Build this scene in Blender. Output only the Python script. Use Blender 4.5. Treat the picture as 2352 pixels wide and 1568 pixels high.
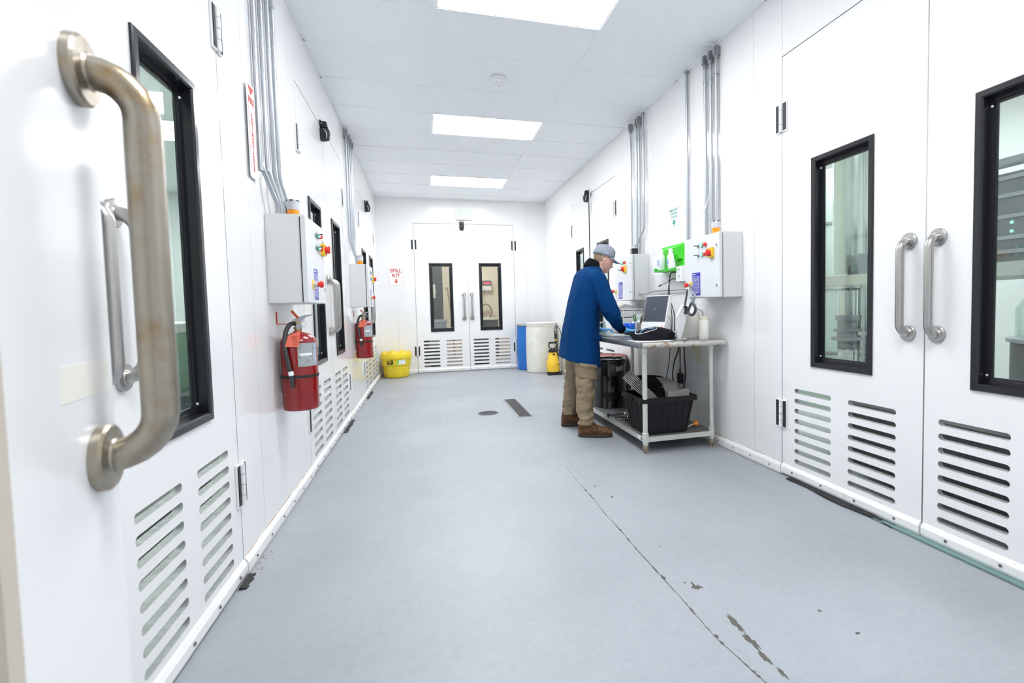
import bpy, bmesh, math, random
from mathutils import Vector, Matrix, noise
for _o in list(bpy.data.objects): bpy.data.objects.remove(_o)
SC = bpy.context.scene; COL = SC.collection
random.seed(7); PI = math.pi; R = math.radians

# ------------------------------------------------------------------ camera, world, exposure
cam = bpy.data.cameras.new('camera'); camo = bpy.data.objects.new('camera', cam); COL.objects.link(camo)
CAMZ = 1.17847
right = Vector((0.96510524, -0.26086795, -0.02279898)); down = Vector((-0.03463936, -0.04088046, -0.99856342)); fwd = Vector((0.25956116, 0.96450853, -0.04849025))
m4 = Matrix((right, -down, -fwd)).transposed().to_4x4(); m4.translation = (0, 0, CAMZ)
camo.matrix_world = m4
cam.sensor_fit = 'HORIZONTAL'; cam.sensor_width = 36.0; cam.lens = 1108.418 / 2352 * 36
cam.shift_x = (1176 - 1278.35) / 2352; cam.shift_y = (759.55 - 784) / 2352
cam.clip_start = 0.03
cam.dof.use_dof = True; cam.dof.focus_distance = 3.9; cam.dof.aperture_fstop = 5.0
SC.camera = camo
w = bpy.data.worlds.new('world'); SC.world = w; w.use_nodes = True
w.node_tree.nodes['Background'].inputs[0].default_value = (0.86, 0.9, 0.96, 1); w.node_tree.nodes['Background'].inputs[1].default_value = 0.9
SC.view_settings.view_transform = 'Standard'; SC.view_settings.look = 'None'; SC.view_settings.gamma = 1; SC.view_settings.use_curve_mapping = False
SC.view_settings.exposure = 0.0
LAMP = 24.5
SC.cycles.use_adaptive_sampling = True; SC.cycles.adaptive_threshold = .02; SC.cycles.max_bounces = 9; SC.cycles.diffuse_bounces = 6; SC.cycles.glossy_bounces = 4; SC.cycles.transmission_bounces = 6; SC.cycles.transparent_max_bounces = 16
SC.cycles.caustics_reflective = False; SC.cycles.caustics_refractive = False; SC.cycles.use_denoising = True

XL, XA, XB, XR, Y0, YD, ZC = -0.8309, 0.1287, 1.3479, 2.3285, 3.5198, 9.3766, 3.254
T = 0.6096

# ------------------------------------------------------------------ materials
def mat(name, col, rough=0.5, metal=0.0, spec=0.5, coat=0.0, noise_amt=0.0, noise_scale=8.0, col2=None, thr=None, bump=0.0, bump_scale=60.0, emit=None, es=0.0, stretch=None):
    m = bpy.data.materials.new(name); m.use_nodes = True; nt = m.node_tree; b = nt.nodes['Principled BSDF']
    b.inputs['Base Color'].default_value = (*col, 1); b.inputs['Roughness'].default_value = rough; b.inputs['Metallic'].default_value = metal
    b.inputs['Specular IOR Level'].default_value = spec; b.inputs['Coat Weight'].default_value = coat; b.inputs['Coat Roughness'].default_value = 0.06
    tc = None
    def coords():
        t = nt.nodes.new('ShaderNodeTexCoord'); mp = nt.nodes.new('ShaderNodeMapping'); nt.links.new(t.outputs['Object'], mp.inputs[0])
        if stretch: mp.inputs['Scale'].default_value = stretch
        return mp.outputs[0]
    if noise_amt or col2:
        n = nt.nodes.new('ShaderNodeTexNoise'); n.inputs['Scale'].default_value = noise_scale; n.inputs['Detail'].default_value = 6; n.inputs['Roughness'].default_value = 0.65
        nt.links.new(coords(), n.inputs['Vector'])
        r = nt.nodes.new('ShaderNodeValToRGB'); nt.links.new(n.outputs['Fac'], r.inputs[0])
        a, c = thr or (0.35, 0.65)
        r.color_ramp.elements[0].position = a; r.color_ramp.elements[1].position = c
        c2 = col2 or tuple(x * (1 - noise_amt) for x in col)
        r.color_ramp.elements[0].color = (*c2, 1); r.color_ramp.elements[1].color = (*col, 1)
        nt.links.new(r.outputs[0], b.inputs['Base Color'])
    if bump:
        n2 = nt.nodes.new('ShaderNodeTexNoise'); n2.inputs['Scale'].default_value = bump_scale; n2.inputs['Detail'].default_value = 4
        nt.links.new(coords(), n2.inputs['Vector'])
        bp = nt.nodes.new('ShaderNodeBump'); bp.inputs['Strength'].default_value = bump; bp.inputs['Distance'].default_value = 0.01
        nt.links.new(n2.outputs['Fac'], bp.inputs['Height']); nt.links.new(bp.outputs[0], b.inputs['Normal'])
    if emit:
        b.inputs['Emission Color'].default_value = (*emit, 1); b.inputs['Emission Strength'].default_value = es
    return m
M = {}
M['wall'] = mat('white wall panel', (.835, .838, .84), .16, coat=.2, bump=.012, bump_scale=3.0)
M['door'] = mat('white door skin', (.845, .848, .848), .17, coat=.2, bump=.012, bump_scale=3.0)
M['kick'] = mat('white kick strip', (.88, .88, .87), .3, col2=(.45, .34, .2), thr=(.27, .36), noise_scale=9)
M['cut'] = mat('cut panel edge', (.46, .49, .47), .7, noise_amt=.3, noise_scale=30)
M['rustline'] = mat('rusty sealant', (.78, .72, .62), .7, col2=(.40, .24, .11), thr=(.42, .56), noise_scale=7)
M['core'] = mat('panel core', (.72, .70, .62), .8)
M['dirt'] = mat('dark joint filler', (.16, .13, .10), .9)
M['ceil'] = mat('ceiling tile', (.93, .95, .97), .85, noise_amt=.05, noise_scale=160, bump=.15, bump_scale=220)
M['tbar'] = mat('white grid bar', (.90, .92, .94), .45)
M['floor'] = None
M['black'] = mat('black plastic', (.012, .013, .016), .22, bump=.02, bump_scale=40)
M['blackm'] = mat('matte black', (.015, .015, .017), .55)
M['rubber'] = mat('black rubber', (.03, .03, .032), .75, noise_amt=.5, noise_scale=20)
M['steel'] = mat('brushed steel', (.50, .485, .465), .28, 1.0, bump=.05, bump_scale=260, stretch=(1, 1, .05))
M['worn'] = mat('stained steel', (.40, .365, .31), .34, 1.0, col2=(.34, .24, .12), thr=(.30, .52), noise_scale=20, bump=.06, bump_scale=240)
M['galv'] = mat('galvanised tube', (.46, .49, .52), .33, .9)
M['galvd'] = mat('grey cast fitting', (.33, .34, .36), .5, .6)
M['boxgrey'] = mat('light grey enamel', (.68, .68, .675), .42, bump=.02, bump_scale=300)
M['boxdoor'] = mat('grey enamel door', (.69, .71, .735), .36, bump=.02, bump_scale=300)
M['orange'] = mat('amber lens', (.85, .29, .005), .15, coat=.5, emit=(1, .35, 0), es=.06)
M['lensgrey'] = mat('grey cap', (.55, .57, .62), .4)
M['red'] = mat('red enamel', (.30, .003, .005), .22, coat=.6, noise_amt=.25, noise_scale=60)
M['redp'] = mat('red plastic', (.72, .03, .02), .3)
M['yellow'] = mat('yellow plate', (.90, .58, .04), .35)
M['green'] = mat('lit green lens', (.2, .9, .6), .2, emit=(.35, 1, .7), es=1.1)
M['greend'] = mat('green ring', (.02, .35, .2), .3)
M['blue'] = mat('blue plate', (.03, .04, .42), .35)
M['white'] = mat('white plastic', (.85, .86, .87), .35)
M['paper'] = mat('white paper', (.86, .87, .88), .8)
M['ink'] = mat('grey print', (.35, .36, .38), .8)
M['redink'] = mat('red print', (.55, .04, .03), .6)
M['grnink'] = mat('green print', (.03, .33, .24), .6)
M['brass'] = mat('brass', (.55, .42, .22), .35, .9)
M['tag'] = mat('orange tag', (.95, .20, .12), .7, noise_amt=.15, noise_scale=90)
M['label'] = mat('grey label', (.38, .40, .41), .5, col2=(.16, .15, .13), thr=(.34, .46), noise_scale=70)
M['hose'] = mat('hose rubber', (.035, .036, .04), .4)
M['binyel'] = mat('yellow drum plastic', (.92, .70, .03), .38, noise_amt=.12, noise_scale=14)
M['spryel'] = mat('yellow sprayer plastic', (.95, .60, .04), .32)
M['drumw'] = mat('cream drum plastic', (.82, .81, .74), .4, noise_amt=.12, noise_scale=9)
M['drumb'] = mat('blue drum plastic', (.012, .16, .55), .32)
M['drumk'] = mat('black drum paint', (.008, .009, .011), .25, coat=.3)
M['drumr'] = mat('red drum paint', (.10, .004, .007), .35)
M['tote'] = mat('black tote plastic', (.006, .0065, .008), .45, spec=.3)
M['pad'] = mat('grey filter pad', (.33, .31, .31), .95, noise_amt=.45, noise_scale=120, bump=.4, bump_scale=200)
M['tabletop'] = mat('dull steel sheet', (.36, .37, .38), .32, .8, noise_amt=.25, noise_scale=10)
M['tableedge'] = mat('rusty table edge', (.60, .59, .55), .4, .55, col2=(.36, .24, .12), thr=(.36, .47), noise_scale=24)
M['leg'] = mat('table leg', (.66, .68, .62), .36, .5, col2=(.42, .38, .28), thr=(.28, .38), noise_scale=30)
M['shelf'] = mat('galvanised shelf', (.25, .255, .265), .55, .4, noise_amt=.35, noise_scale=18)
M['foot'] = mat('rusty foot', (.42, .37, .27), .6, .4, col2=(.16, .09, .05), thr=(.4, .55), noise_scale=70)
M['screen'] = mat('dark screen', (.075, .085, .11), .45, noise_amt=.2, noise_scale=400)
M['cloth'] = mat('black cloth', (.013, .013, .017), .95, spec=.12, bump=.2, bump_scale=90)
M['skyblue'] = mat('light blue print', (.22, .55, .75), .8)
M['glove'] = mat('blue nitrile', (.13, .48, .90), .4, bump=.3, bump_scale=60)
M['bluep'] = mat('blue lid', (.01, .12, .75), .3)
M['hdpe'] = mat('milky plastic', (.86, .85, .78), .35)
M['clearish'] = mat('frosted plastic', (.78, .80, .80), .25)
M['bagm'] = mat('crumpled film', (.52, .55, .57), .12, coat=.5)
M['greenp'] = mat('bright green plastic', (.06, .66, .03), .35)
M['greenpd'] = mat('green moulding', (.05, .50, .03), .4)
M['scis'] = mat('scissor green', (.04, .20, .015), .35)
M['teal'] = mat('teal strip', (.16, .26, .25), .5)
M['screw'] = mat('screw head', (.25, .22, .18), .4, .8)
M['bright'] = mat('bright screw', (.9, .9, .9), .3, .3, emit=(1, 1, 1), es=.0)
M['strap'] = mat('grey webbing', (.30, .33, .38), .8)
M['coat'] = mat('blue coat cloth', (.0006, .040, .150), .92, spec=.12, bump=.25, bump_scale=260, noise_amt=.18, noise_scale=30)
M['collar'] = mat('black knit', (.006, .007, .009), .95, spec=.1, bump=.3, bump_scale=200)
M['trouser'] = mat('khaki cotton', (.30, .235, .155), .92, spec=.12, noise_amt=.18, noise_scale=20, bump=.25, bump_scale=120)
M['boot'] = mat('brown leather', (.17, .080, .038), .7, spec=.25, col2=(.05, .026, .016), thr=(.35, .6), noise_scale=22, bump=.2, bump_scale=60)
M['sole'] = mat('boot sole', (.045, .032, .026), .7)
M['skin'] = mat('skin', (.72, .42, .33), .5, noise_amt=.12, noise_scale=25)
M['hair'] = mat('short brown hair', (.235, .165, .11), .9, bump=.25, bump_scale=300)
M['cap'] = mat('grey cap cloth', (.29, .315, .38), .9, spec=.2, bump=.2, bump_scale=260, noise_amt=.1, noise_scale=60)
M['capd'] = mat('cap underside', (.17, .18, .21), .9)
M['eye'] = mat('dark eye', (.03, .02, .02), .3)
M['lip'] = mat('lip', (.52, .22, .19), .5)
M['beige'] = mat('beige wall', (.80, .73, .62), .5)
M['darkgrey'] = mat('dark grey steel', (.10, .105, .11), .5, .3)
M['roomwhite'] = mat('room white', (.87, .89, .88), .5)
M['roomfloor'] = mat('room floor', (.18, .27, .30), .5)
M['ssteel'] = mat('polished vessel steel', (.66, .70, .68), .16, 1.0)
M['mesh'] = mat('perforated grey sheet', (.30, .33, .34), .5, .4, noise_amt=.4, noise_scale=400)
M['cream'] = mat('cream enamel', (.68, .72, .66), .4)
M['lampglow'] = mat('light diffuser', (1, 1, 1), .5, emit=(.975, .985, 1.0), es=LAMP)
M['lamp2'] = mat('side room diffuser', (1, 1, 1), .5, emit=(.95, 1.0, .99), es=17.0)
M['lamp3'] = mat('back room lamp', (1, 1, 1), .5, emit=(1, .955, .89), es=26.0)
M['exitgreen'] = mat('lit exit letters', (.02, .10, .03), .4, emit=(.58, 1, .66), es=.86)
M['exitbox'] = mat('exit sign housing', (.72, .75, .76), .4)
M['ledred'] = mat('red digits', (.8, .05, .05), .4, emit=(1, .08, .1), es=1.0)
M['stainy'] = mat('yellow stain', (.89, .87, .79), .2)
M['stainb'] = mat('brown stain', (.66, .63, .48), .4)
M['chip'] = mat('bare concrete', (.13, .12, .105), .8, noise_amt=.4, noise_scale=60)
M['crack'] = mat('floor crack', (.10, .09, .08), .9)

def glass(name, tint, gl=0.1):
    m = bpy.data.materials.new(name); m.use_nodes = True; nt = m.node_tree; nt.nodes.clear()
    o = nt.nodes.new('ShaderNodeOutputMaterial'); mx = nt.nodes.new('ShaderNodeMixShader'); tr = nt.nodes.new('ShaderNodeBsdfTransparent'); g = nt.nodes.new('ShaderNodeBsdfGlossy')
    lw = nt.nodes.new('ShaderNodeLayerWeight'); lw.inputs[0].default_value = .5; pw = nt.nodes.new('ShaderNodeMath'); pw.operation = 'POWER'; pw.inputs[1].default_value = 5.0
    f = nt.nodes.new('ShaderNodeMath'); f.operation = 'MULTIPLY_ADD'; f.inputs[1].default_value = .85; f.inputs[2].default_value = .04
    nt.links.new(lw.outputs['Facing'], pw.inputs[0]); nt.links.new(pw.outputs[0], f.inputs[0])
    tr.inputs[0].default_value = (*tint, 1); g.inputs['Roughness'].default_value = .02; g.inputs[0].default_value = (.9, .95, .95, 1)
    nt.links.new(f.outputs[0], mx.inputs[0]); nt.links.new(tr.outputs[0], mx.inputs[1]); nt.links.new(g.outputs[0], mx.inputs[2]); nt.links.new(mx.outputs[0], o.inputs[0])
    return m
M['glass'] = glass('window glass', (.955, .985, .98))
M['clearjar'] = glass('clear glass', (.80, .88, .86))

def floor_mat():
    m = bpy.data.materials.new('painted concrete floor'); m.use_nodes = True; nt = m.node_tree; b = nt.nodes['Principled BSDF']
    t = nt.nodes.new('ShaderNodeTexCoord')
    def nz(scale, detail, rough=.6, st=(1, 1, 1)):
        mp = nt.nodes.new('ShaderNodeMapping'); mp.inputs['Scale'].default_value = st; nt.links.new(t.outputs['Object'], mp.inputs[0])
        n = nt.nodes.new('ShaderNodeTexNoise'); n.inputs['Scale'].default_value = scale; n.inputs['Detail'].default_value = detail; n.inputs['Roughness'].default_value = rough
        nt.links.new(mp.outputs[0], n.inputs[0]); return n.outputs['Fac']
    def ramp(src, p0, c0, p1, c1):
        r = nt.nodes.new('ShaderNodeValToRGB'); r.color_ramp.elements[0].position = p0; r.color_ramp.elements[1].position = p1
        r.color_ramp.elements[0].color = (*c0, 1); r.color_ramp.elements[1].color = (*c1, 1); nt.links.new(src, r.inputs[0]); return r.outputs[0]
    def mixc(a, bb, mode='MULTIPLY', f=1.0):
        x = nt.nodes.new('ShaderNodeMix'); x.data_type = 'RGBA'; x.blend_type = mode; x.inputs[0].default_value = f
        nt.links.new(a, x.inputs[6]); nt.links.new(bb, x.inputs[7]); return x.outputs[2]
    base = ramp(nz(1.3, 5), .3, (.318, .340, .368), .7, (.370, .394, .426))
    c = mixc(base, ramp(nz(26, 8, .75), .3, (.90, .90, .91), .55, (1, 1, 1)))
    c = mixc(c, ramp(nz(5.5, 8, .85, (1, 2.2, 1)), .29, (.55, .53, .50), .37, (1, 1, 1)))
    c = mixc(c, ramp(nz(70, 3, .6), .24, (.5, .5, .5), .3, (1, 1, 1)))
    sc1 = mixc(c, ramp(nz(14, 3, .5, (1, .05, 1)), .26, (.80, .80, .81), .30, (1, 1, 1)))
    sc2 = mixc(sc1, ramp(nz(90, 2, .5), .72, (1, 1, 1), .78, (1.6, 1.6, 1.6)))
    nt.links.new(sc2, b.inputs['Base Color'])
    rr = nt.nodes.new('ShaderNodeMapRange'); rr.inputs[3].default_value = .34; rr.inputs[4].default_value = .58; nt.links.new(nz(9, 7, .7), rr.inputs[0]); nt.links.new(rr.outputs[0], b.inputs['Roughness'])
    bp = nt.nodes.new('ShaderNodeBump'); bp.inputs['Strength'].default_value = .12; bp.inputs['Distance'].default_value = .004; nt.links.new(nz(45, 5), bp.inputs['Height']); nt.links.new(bp.outputs[0], b.inputs['Normal'])
    return m
M['floor'] = floor_mat()

# ------------------------------------------------------------------ helpers
def empty(name, loc=(0, 0, 0), rz=0, label=None, cat=None, group=None, kind=None):
    o = bpy.data.objects.new(name, None); COL.objects.link(o); o.location = loc; o.rotation_euler = (0, 0, rz); o.empty_display_size = .05
    return tag(o, label, cat, group, kind)
def tag(o, label=None, cat=None, group=None, kind=None):
    if label: o['label'] = label
    if cat: o['category'] = cat
    if group: o['group'] = group
    if kind: o['kind'] = kind
    return o
def obj(name, g, m, parent=None, loc=(0, 0, 0), rot=(0, 0, 0), smooth=None, label=None):
    bm = g.bm if isinstance(g, G) else g
    me = bpy.data.meshes.new(name); 
    if isinstance(g, bpy.types.Mesh): me = g
    else:
        bmesh.ops.recalc_face_normals(bm, faces=bm.faces); bm.to_mesh(me); bm.free()
    mm = M[m] if isinstance(m, str) else m
    me.materials.clear(); me.materials.append(mm)
    if smooth is None: smooth = getattr(g, 'sm', False)
    if smooth:
        me.polygons.foreach_set('use_smooth', [True] * len(me.polygons))
        if smooth != 'all': me.set_sharp_from_angle(angle=R(38))
    o = bpy.data.objects.new(name, me); COL.objects.link(o); o.location = loc; o.rotation_euler = rot
    if parent: o.parent = parent
    if label: o['label'] = label
    return o
class G:
    def __init__(s): s.bm = bmesh.new(); s.sm = False
    def box(s, a, b, bev=0, rot=None, piv=None):
        a = Vector(a); b = Vector(b); c = (a + b) / 2; d = b - a
        r = bmesh.ops.create_cube(s.bm, size=1); vs = r['verts']
        for v in vs: v.co = Vector((v.co.x * abs(d.x), v.co.y * abs(d.y), v.co.z * abs(d.z)))
        if bev:
            es = list({e for v in vs for e in v.link_edges}); q = bmesh.ops.bevel(s.bm, geom=es, offset=bev, segments=2, affect='EDGES'); 
            vs = list({v for f in q['faces'] for v in f.verts} | {v for v in vs if v.is_valid})
            s.sm = True
        for v in vs:
            if rot: v.co = rot @ v.co
            v.co += c
        return s
    def rings(s, rings, cap=True, close=False):
        vr = [[s.bm.verts.new(p) for p in r] for r in rings]; n = len(vr[0])
        for i in range(len(vr) - (0 if close else 1)):
            a = vr[i]; b = vr[(i + 1) % len(vr)]
            for k in range(n): s.bm.faces.new((a[k], a[(k + 1) % n], b[(k + 1) % n], b[k]))
        if cap and not close: s.bm.faces.new(vr[0][::-1]); s.bm.faces.new(vr[-1])
        s.sm = True; return s
    def lathe(s, prof, c=(0, 0, 0), axis='z', n=32, rot=None):
        c = Vector(c); rs = []
        for r, h in prof:
            ring = []
            for k in range(n):
                a = 2 * PI * k / n; x, y = r * math.cos(a), r * math.sin(a)
                p = Vector((x, y, h)) if axis == 'z' else Vector((x, h, y)) if axis == 'y' else Vector((h, x, y))
                if rot: p = rot @ p
                ring.append(c + p)
            rs.append(ring)
        return s.rings(rs)
    def tube(s, pts, r, n=10, cap=True):
        pts = [Vector(p) for p in pts]; rs = []; up = None
        for i, p in enumerate(pts):
            d = (pts[min(i + 1, len(pts) - 1)] - pts[max(i - 1, 0)]).normalized()
            if up is None: up = Vector((0, 0, 1)) if abs(d.z) < .9 else Vector((1, 0, 0))
            x = d.cross(up).normalized(); up = x.cross(d).normalized()
            rr = r[i] if isinstance(r, (list, tuple)) else r
            rs.append([p + (x * math.cos(2 * PI * k / n) + up * math.sin(2 * PI * k / n)) * rr for k in range(n)])
        return s.rings(rs, cap)
    def ball(s, c, r, seg=12, sc=(1, 1, 1)):
        q = bmesh.ops.create_uvsphere(s.bm, u_segments=seg, v_segments=max(6, seg // 2), radius=r)
        for v in q['verts']: v.co = Vector((v.co.x * sc[0], v.co.y * sc[1], v.co.z * sc[2])) + Vector(c)
        s.sm = True; return s
    def poly(s, pts, th, nrm):   # flat outline extruded along nrm by th
        nrm = Vector(nrm) * th; a = [Vector(p) for p in pts]
        return s.rings([a, [p + nrm for p in a]]).flat()
    def flat(s): s.sm = False; return s
    def xf(s, mtx):
        s.bm.transform(mtx); return s
def smooth_path(pts, n=6):
    pts = [Vector(p) for p in pts]; out = []
    P_ = [pts[0]] + pts + [pts[-1]]
    for i in range(1, len(P_) - 2):
        for k in range(n):
            t = k / n; a, b, c, d = P_[i - 1], P_[i], P_[i + 1], P_[i + 2]
            out.append(.5 * ((2 * b) + (-a + c) * t + (2 * a - 5 * b + 4 * c - d) * t * t + (-a + 3 * b - 3 * c + d) * t ** 3))
    out.append(pts[-1]); return out
def rrect(x0, x1, z0, z1, r, n=4):
    out = []
    for cx, cz, a0 in ((x1 - r, z1 - r, 0), (x0 + r, z1 - r, 90), (x0 + r, z0 + r, 180), (x1 - r, z0 + r, 270)):
        for k in range(n + 1):
            a = R(a0 + 90 * k / n); out.append((cx + r * math.cos(a), cz + r * math.sin(a)))
    return out
def plate(outline, holes, th):
    """flat sheet in local XZ with holes, from y=0 to y=th, as a mesh"""
    cu = bpy.data.curves.new('c', 'CURVE'); cu.dimensions = '2D'; cu.fill_mode = 'BOTH'; cu.extrude = th / 2
    for lp in [outline] + holes:
        sp = cu.splines.new('POLY'); sp.points.add(len(lp) - 1); sp.use_cyclic_u = True
        for i, (x, z) in enumerate(lp): sp.points[i].co = (x, z, 0, 1)
    o = bpy.data.objects.new('c', cu); COL.objects.link(o); dg = bpy.context.evaluated_depsgraph_get(); dg.update()
    me = bpy.data.meshes.new_from_object(o.evaluated_get(dg)); bpy.data.objects.remove(o)
    me.transform(Matrix(((1, 0, 0, 0), (0, 0, -1, th / 2), (0, 1, 0, 0), (0, 0, 0, 1))))
    return me
def rect(x0, x1, z0, z1): return [(x0, z0), (x1, z0), (x1, z1), (x0, z1)]
def text(name, body, size, m, parent, loc, rot=(PI / 2, 0, 0), align='CENTER', ext=.0006, sx=1.0, bold=0.0, line=.95):
    cu = bpy.data.curves.new('t', 'FONT'); cu.body = body; cu.size = size; cu.align_x = align; cu.align_y = 'CENTER'; cu.extrude = ext; cu.offset = bold; cu.space_line = line; cu.resolution_u = 2
    o = bpy.data.objects.new('t', cu); COL.objects.link(o); dg = bpy.context.evaluated_depsgraph_get(); dg.update()
    me = bpy.data.meshes.new_from_object(o.evaluated_get(dg)); bpy.data.objects.remove(o)
    me.transform(Matrix.Diagonal((sx, 1, 1, 1)))
    me.name = name; return obj(name, me, m, parent, loc, rot)
def copy_tree(o, parent=None):
    c = o.copy(); COL.objects.link(c); c.parent = parent
    for ch in list(o.children): copy_tree(ch, c)
    return c
def evalmesh(o, name):
    dg = bpy.context.evaluated_depsgraph_get(); dg.update()
    me = bpy.data.meshes.new_from_object(o.evaluated_get(dg)); me.name = name; return me
ROT = {'R': -PI / 2, 'L': PI / 2, 'B': 0.0}   # local x = viewer's right, -y = out of the wall

# ------------------------------------------------------------------ room shell
WT = .11
DOORS_L = [.555, 3.775, 6.92]; DOORS_R = [.893, 5.686]; DW = 1.866; DZ = 2.795; GAP = .004
def wall(name, length, ztop, openings, seams, loc, rot, skip_panels=False):
    """openings: (x0,x1) to the floor. core sheet plus separate white panels in front of it"""
    out = [(0, 0)]
    for a, b in openings: out += [(a, 0), (a, DZ + GAP), (b, DZ + GAP), (b, 0)]
    out += [(length, 0), (length, ztop), (0, ztop)]
    o = obj(name, plate(out, [], WT - .006), 'core', None, loc, (0, 0, rot)); 
    cut = sorted({0, length} | set(seams))
    for i in range(len(cut) - 1):
        a, b = cut[i] + .0012, cut[i + 1] - .0012
        p = [(a, .002)]
        for x0, x1 in openings:
            if x1 <= a or x0 >= b: continue
            if x0 > a: p += [(x0, .002)]
            else: p = p[:-1] if p[-1][0] == a else p
            lo, hi = max(x0, a), min(x1, b)
            p += [(lo, DZ + GAP), (hi, DZ + GAP)]
            if x1 < b: p += [(x1, .002)]
        if p[-1][1] < 1: p += [(b, .002)]
        p += [(b, ztop), (a, ztop)]
        q = []
        for v in p:
            if not q or (abs(q[-1][0] - v[0]) + abs(q[-1][1] - v[1])) > 1e-5: q.append(v)
        me = plate(q, [], .006); obj('wall_panel', me, 'wall', o, (0, -.006, 0))
    for a, b in openings:
        g = G(); g.box((a - .012, .012, 0), (a + .0005 + GAP, .04, DZ + GAP)); g.box((b - GAP - .0005, .012, 0), (b + .012, .04, DZ + GAP)); g.box((a - .012, .012, DZ - .002), (b + .012, .04, DZ + GAP + .012)); sp = obj('door_stop', g, 'dirt', o); sp['kind'] = 'stuff'
    o['kind'] = 'structure'; return o
# right wall: local x = (YD - y); left wall: local x = y + .2
YN = -.17
wr = wall('wall_right', YD - YN, ZC + .05, sorted((YD - (d + DW) - GAP, YD - d + GAP) for d in DOORS_R), [YD - y for y in (8.3, 7.552, 5.686, 4.655, 3.837, 3.046, 2.759)], (XR + .006, YD, 0), ROT['R'])
wr['label'] = 'right corridor wall of glossy white panels behind the steel table'
wl = wall('wall_left', YD - YN, ZC + .05, [(d - GAP - YN, d + DW + GAP - YN) for d in DOORS_L], [y - YN for y in (.3, 2.421, 2.73, 3.6, 5.9, 6.7)], (XL - .006, YN, 0), ROT['L'])
wl['label'] = 'left corridor wall of glossy white panels carrying both fire extinguishers'
wb = wall('wall_back', XR - XL + .2, ZC + .05, [(-.178 - GAP - XL + .1, 1.691 + GAP - XL + .1)], [.1 + x - XL for x in (-.5, .4, 1.95)], (XL - .1, YD + .006, 0), 0)
wb['label'] = 'white end wall at the far end of the corridor with the spill kit sign'
DO, D1 = -.2, 1.69
g = G(); g.box((XL - .1, YN - .1, 0), (DO - .02, YN, ZC)); g.box((D1, YN - .1, 0), (XR + .1, YN, ZC)); g.box((DO - .02, YN - .1, 2.8), (D1, YN, ZC))
tag(obj('wall_near', g, 'wall'), 'white wall at the near end with the doorway the camera stands in', None, None, 'structure')
g = G(); g.box((-4.6, -1.6, -.06), (6.2, 12.8, 0))
flo = tag(obj('floor', g, 'floor'), 'grey painted concrete corridor floor with a crack and chips', None, None, 'structure')
# base strips with bolts
def base(name, a, b, loc, rot, parent_label):
    L = b - a
    prof = [(0, .0), (-.014, .004), (-.018, .02), (-.018, .058), (-.010, .074), (0, .080)]
    g = G(); g.rings([[Vector((a, y, z)) for y, z in prof], [Vector((b, y, z)) for y, z in prof]]).flat()
    o = obj(name, g, 'kick', None, loc, (0, 0, rot)); tag(o, parent_label, None, None, 'structure')
    g = G(); g.box((a, -.0022, .080), (b, 0, .0832)); obj('rust_seam', g, 'rustline', o)
    n = max(1, int(L / .2)); 
    for k in range(n):
        x = a + L * (k + .5) / n; g = G(); g.lathe([(.0, -.0235), (.005, -.023), (.006, -.018)], (x, 0, .036), 'y', 8); obj('bolt', g, 'screw', o)
    return o
bi = 1
def segs(doors, lo, hi):
    out = []; c = lo
    for d in sorted(doors): out.append((c, d - .004)); c = d + DW + .004
    out.append((c, hi)); return out
nm = ['nearest the camera', 'under the nearer fire extinguisher', 'under the farther fire extinguisher', 'by the yellow spill bin']
for i, (a, b) in enumerate(segs(DOORS_L, YN, YD)):
    if b - a > .05: base('baseboard_left', a, b, (XL, 0, 0), PI / 2, 'white bolted base strip on the left wall ' + nm[i])
nm = ['nearest the camera', 'running behind the steel table', 'beyond the steel table by the drums']
for i, (a, b) in enumerate(segs(DOORS_R, YN, YD)):
    o = base('baseboard_right', -b, -a, (XR, 0, 0), -PI / 2, 'white bolted base strip on the right wall ' + nm[i])
base('baseboard_back', XL, -.185, (0, YD, 0), 0, 'white base strip of the end wall behind the yellow bin')
base('baseboard_back', 1.70, XR, (0, YD, 0), 0, 'white base strip of the end wall behind the drums')

# ceiling grid with tiles
g = G()
rows = [Y0 + T * k for k in range(-7, 10)]
bw = .012
ys = [YN] + [y for y in rows if YN + .05 < y] + [YD]
for y in ys[1:-1]: g.box((XL, y - bw, ZC - .003), (XR, y + bw, ZC + .03))
for x in (XA, XB): g.box((x - bw, YN, ZC - .0035), (x + bw, YD, ZC + .03))
for x in (XL + .006, XR - .006): g.box((x - .006, YN, ZC - .003), (x + .006, YD, ZC + .03))
g.box((XL, YD - .014, ZC - .003), (XR, YD, ZC + .03))
g.box((XL - .1, YN - .1, ZC + .03), (XR + .1, YD + .1, ZC + .05))
cei = tag(obj('ceiling', g, 'tbar'), 'white suspended ceiling grid over the corridor', None, None, 'structure')
LIGHTROWS = []
ycent = {}
for k in range(-7, 10):
    if (k - 4) % 4 == 0 or False: pass
light_cells = [Y0 - T, Y0 + 3 * T, Y0 + 7 * T, Y0 - 5 * T]
tilecache = {}
def tile(x0, x1, y0, y1):
    key = (round(x1 - x0, 3), round(y1 - y0, 3))
    dz = random.choice([0, 0, 0, .0015, .003])
    if key not in tilecache:
        g = G(); g.box((-(x1 - x0) / 2 + .004, -(y1 - y0) / 2 + .004, 0), ((x1 - x0) / 2 - .004, (y1 - y0) / 2 - .004, .015))
        o = obj('ceiling_tile', g, 'ceil', cei); tilecache[key] = o.data
    else:
        o = bpy.data.objects.new('ceiling_tile', tilecache[key]); COL.objects.link(o); o.parent = cei
    o.location = ((x0 + x1) / 2, (y0 + y1) / 2, ZC + .004 + dz); o.rotation_euler = (R(random.uniform(-.12, .12)), R(random.uniform(-.08, .08)), 0)
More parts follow.
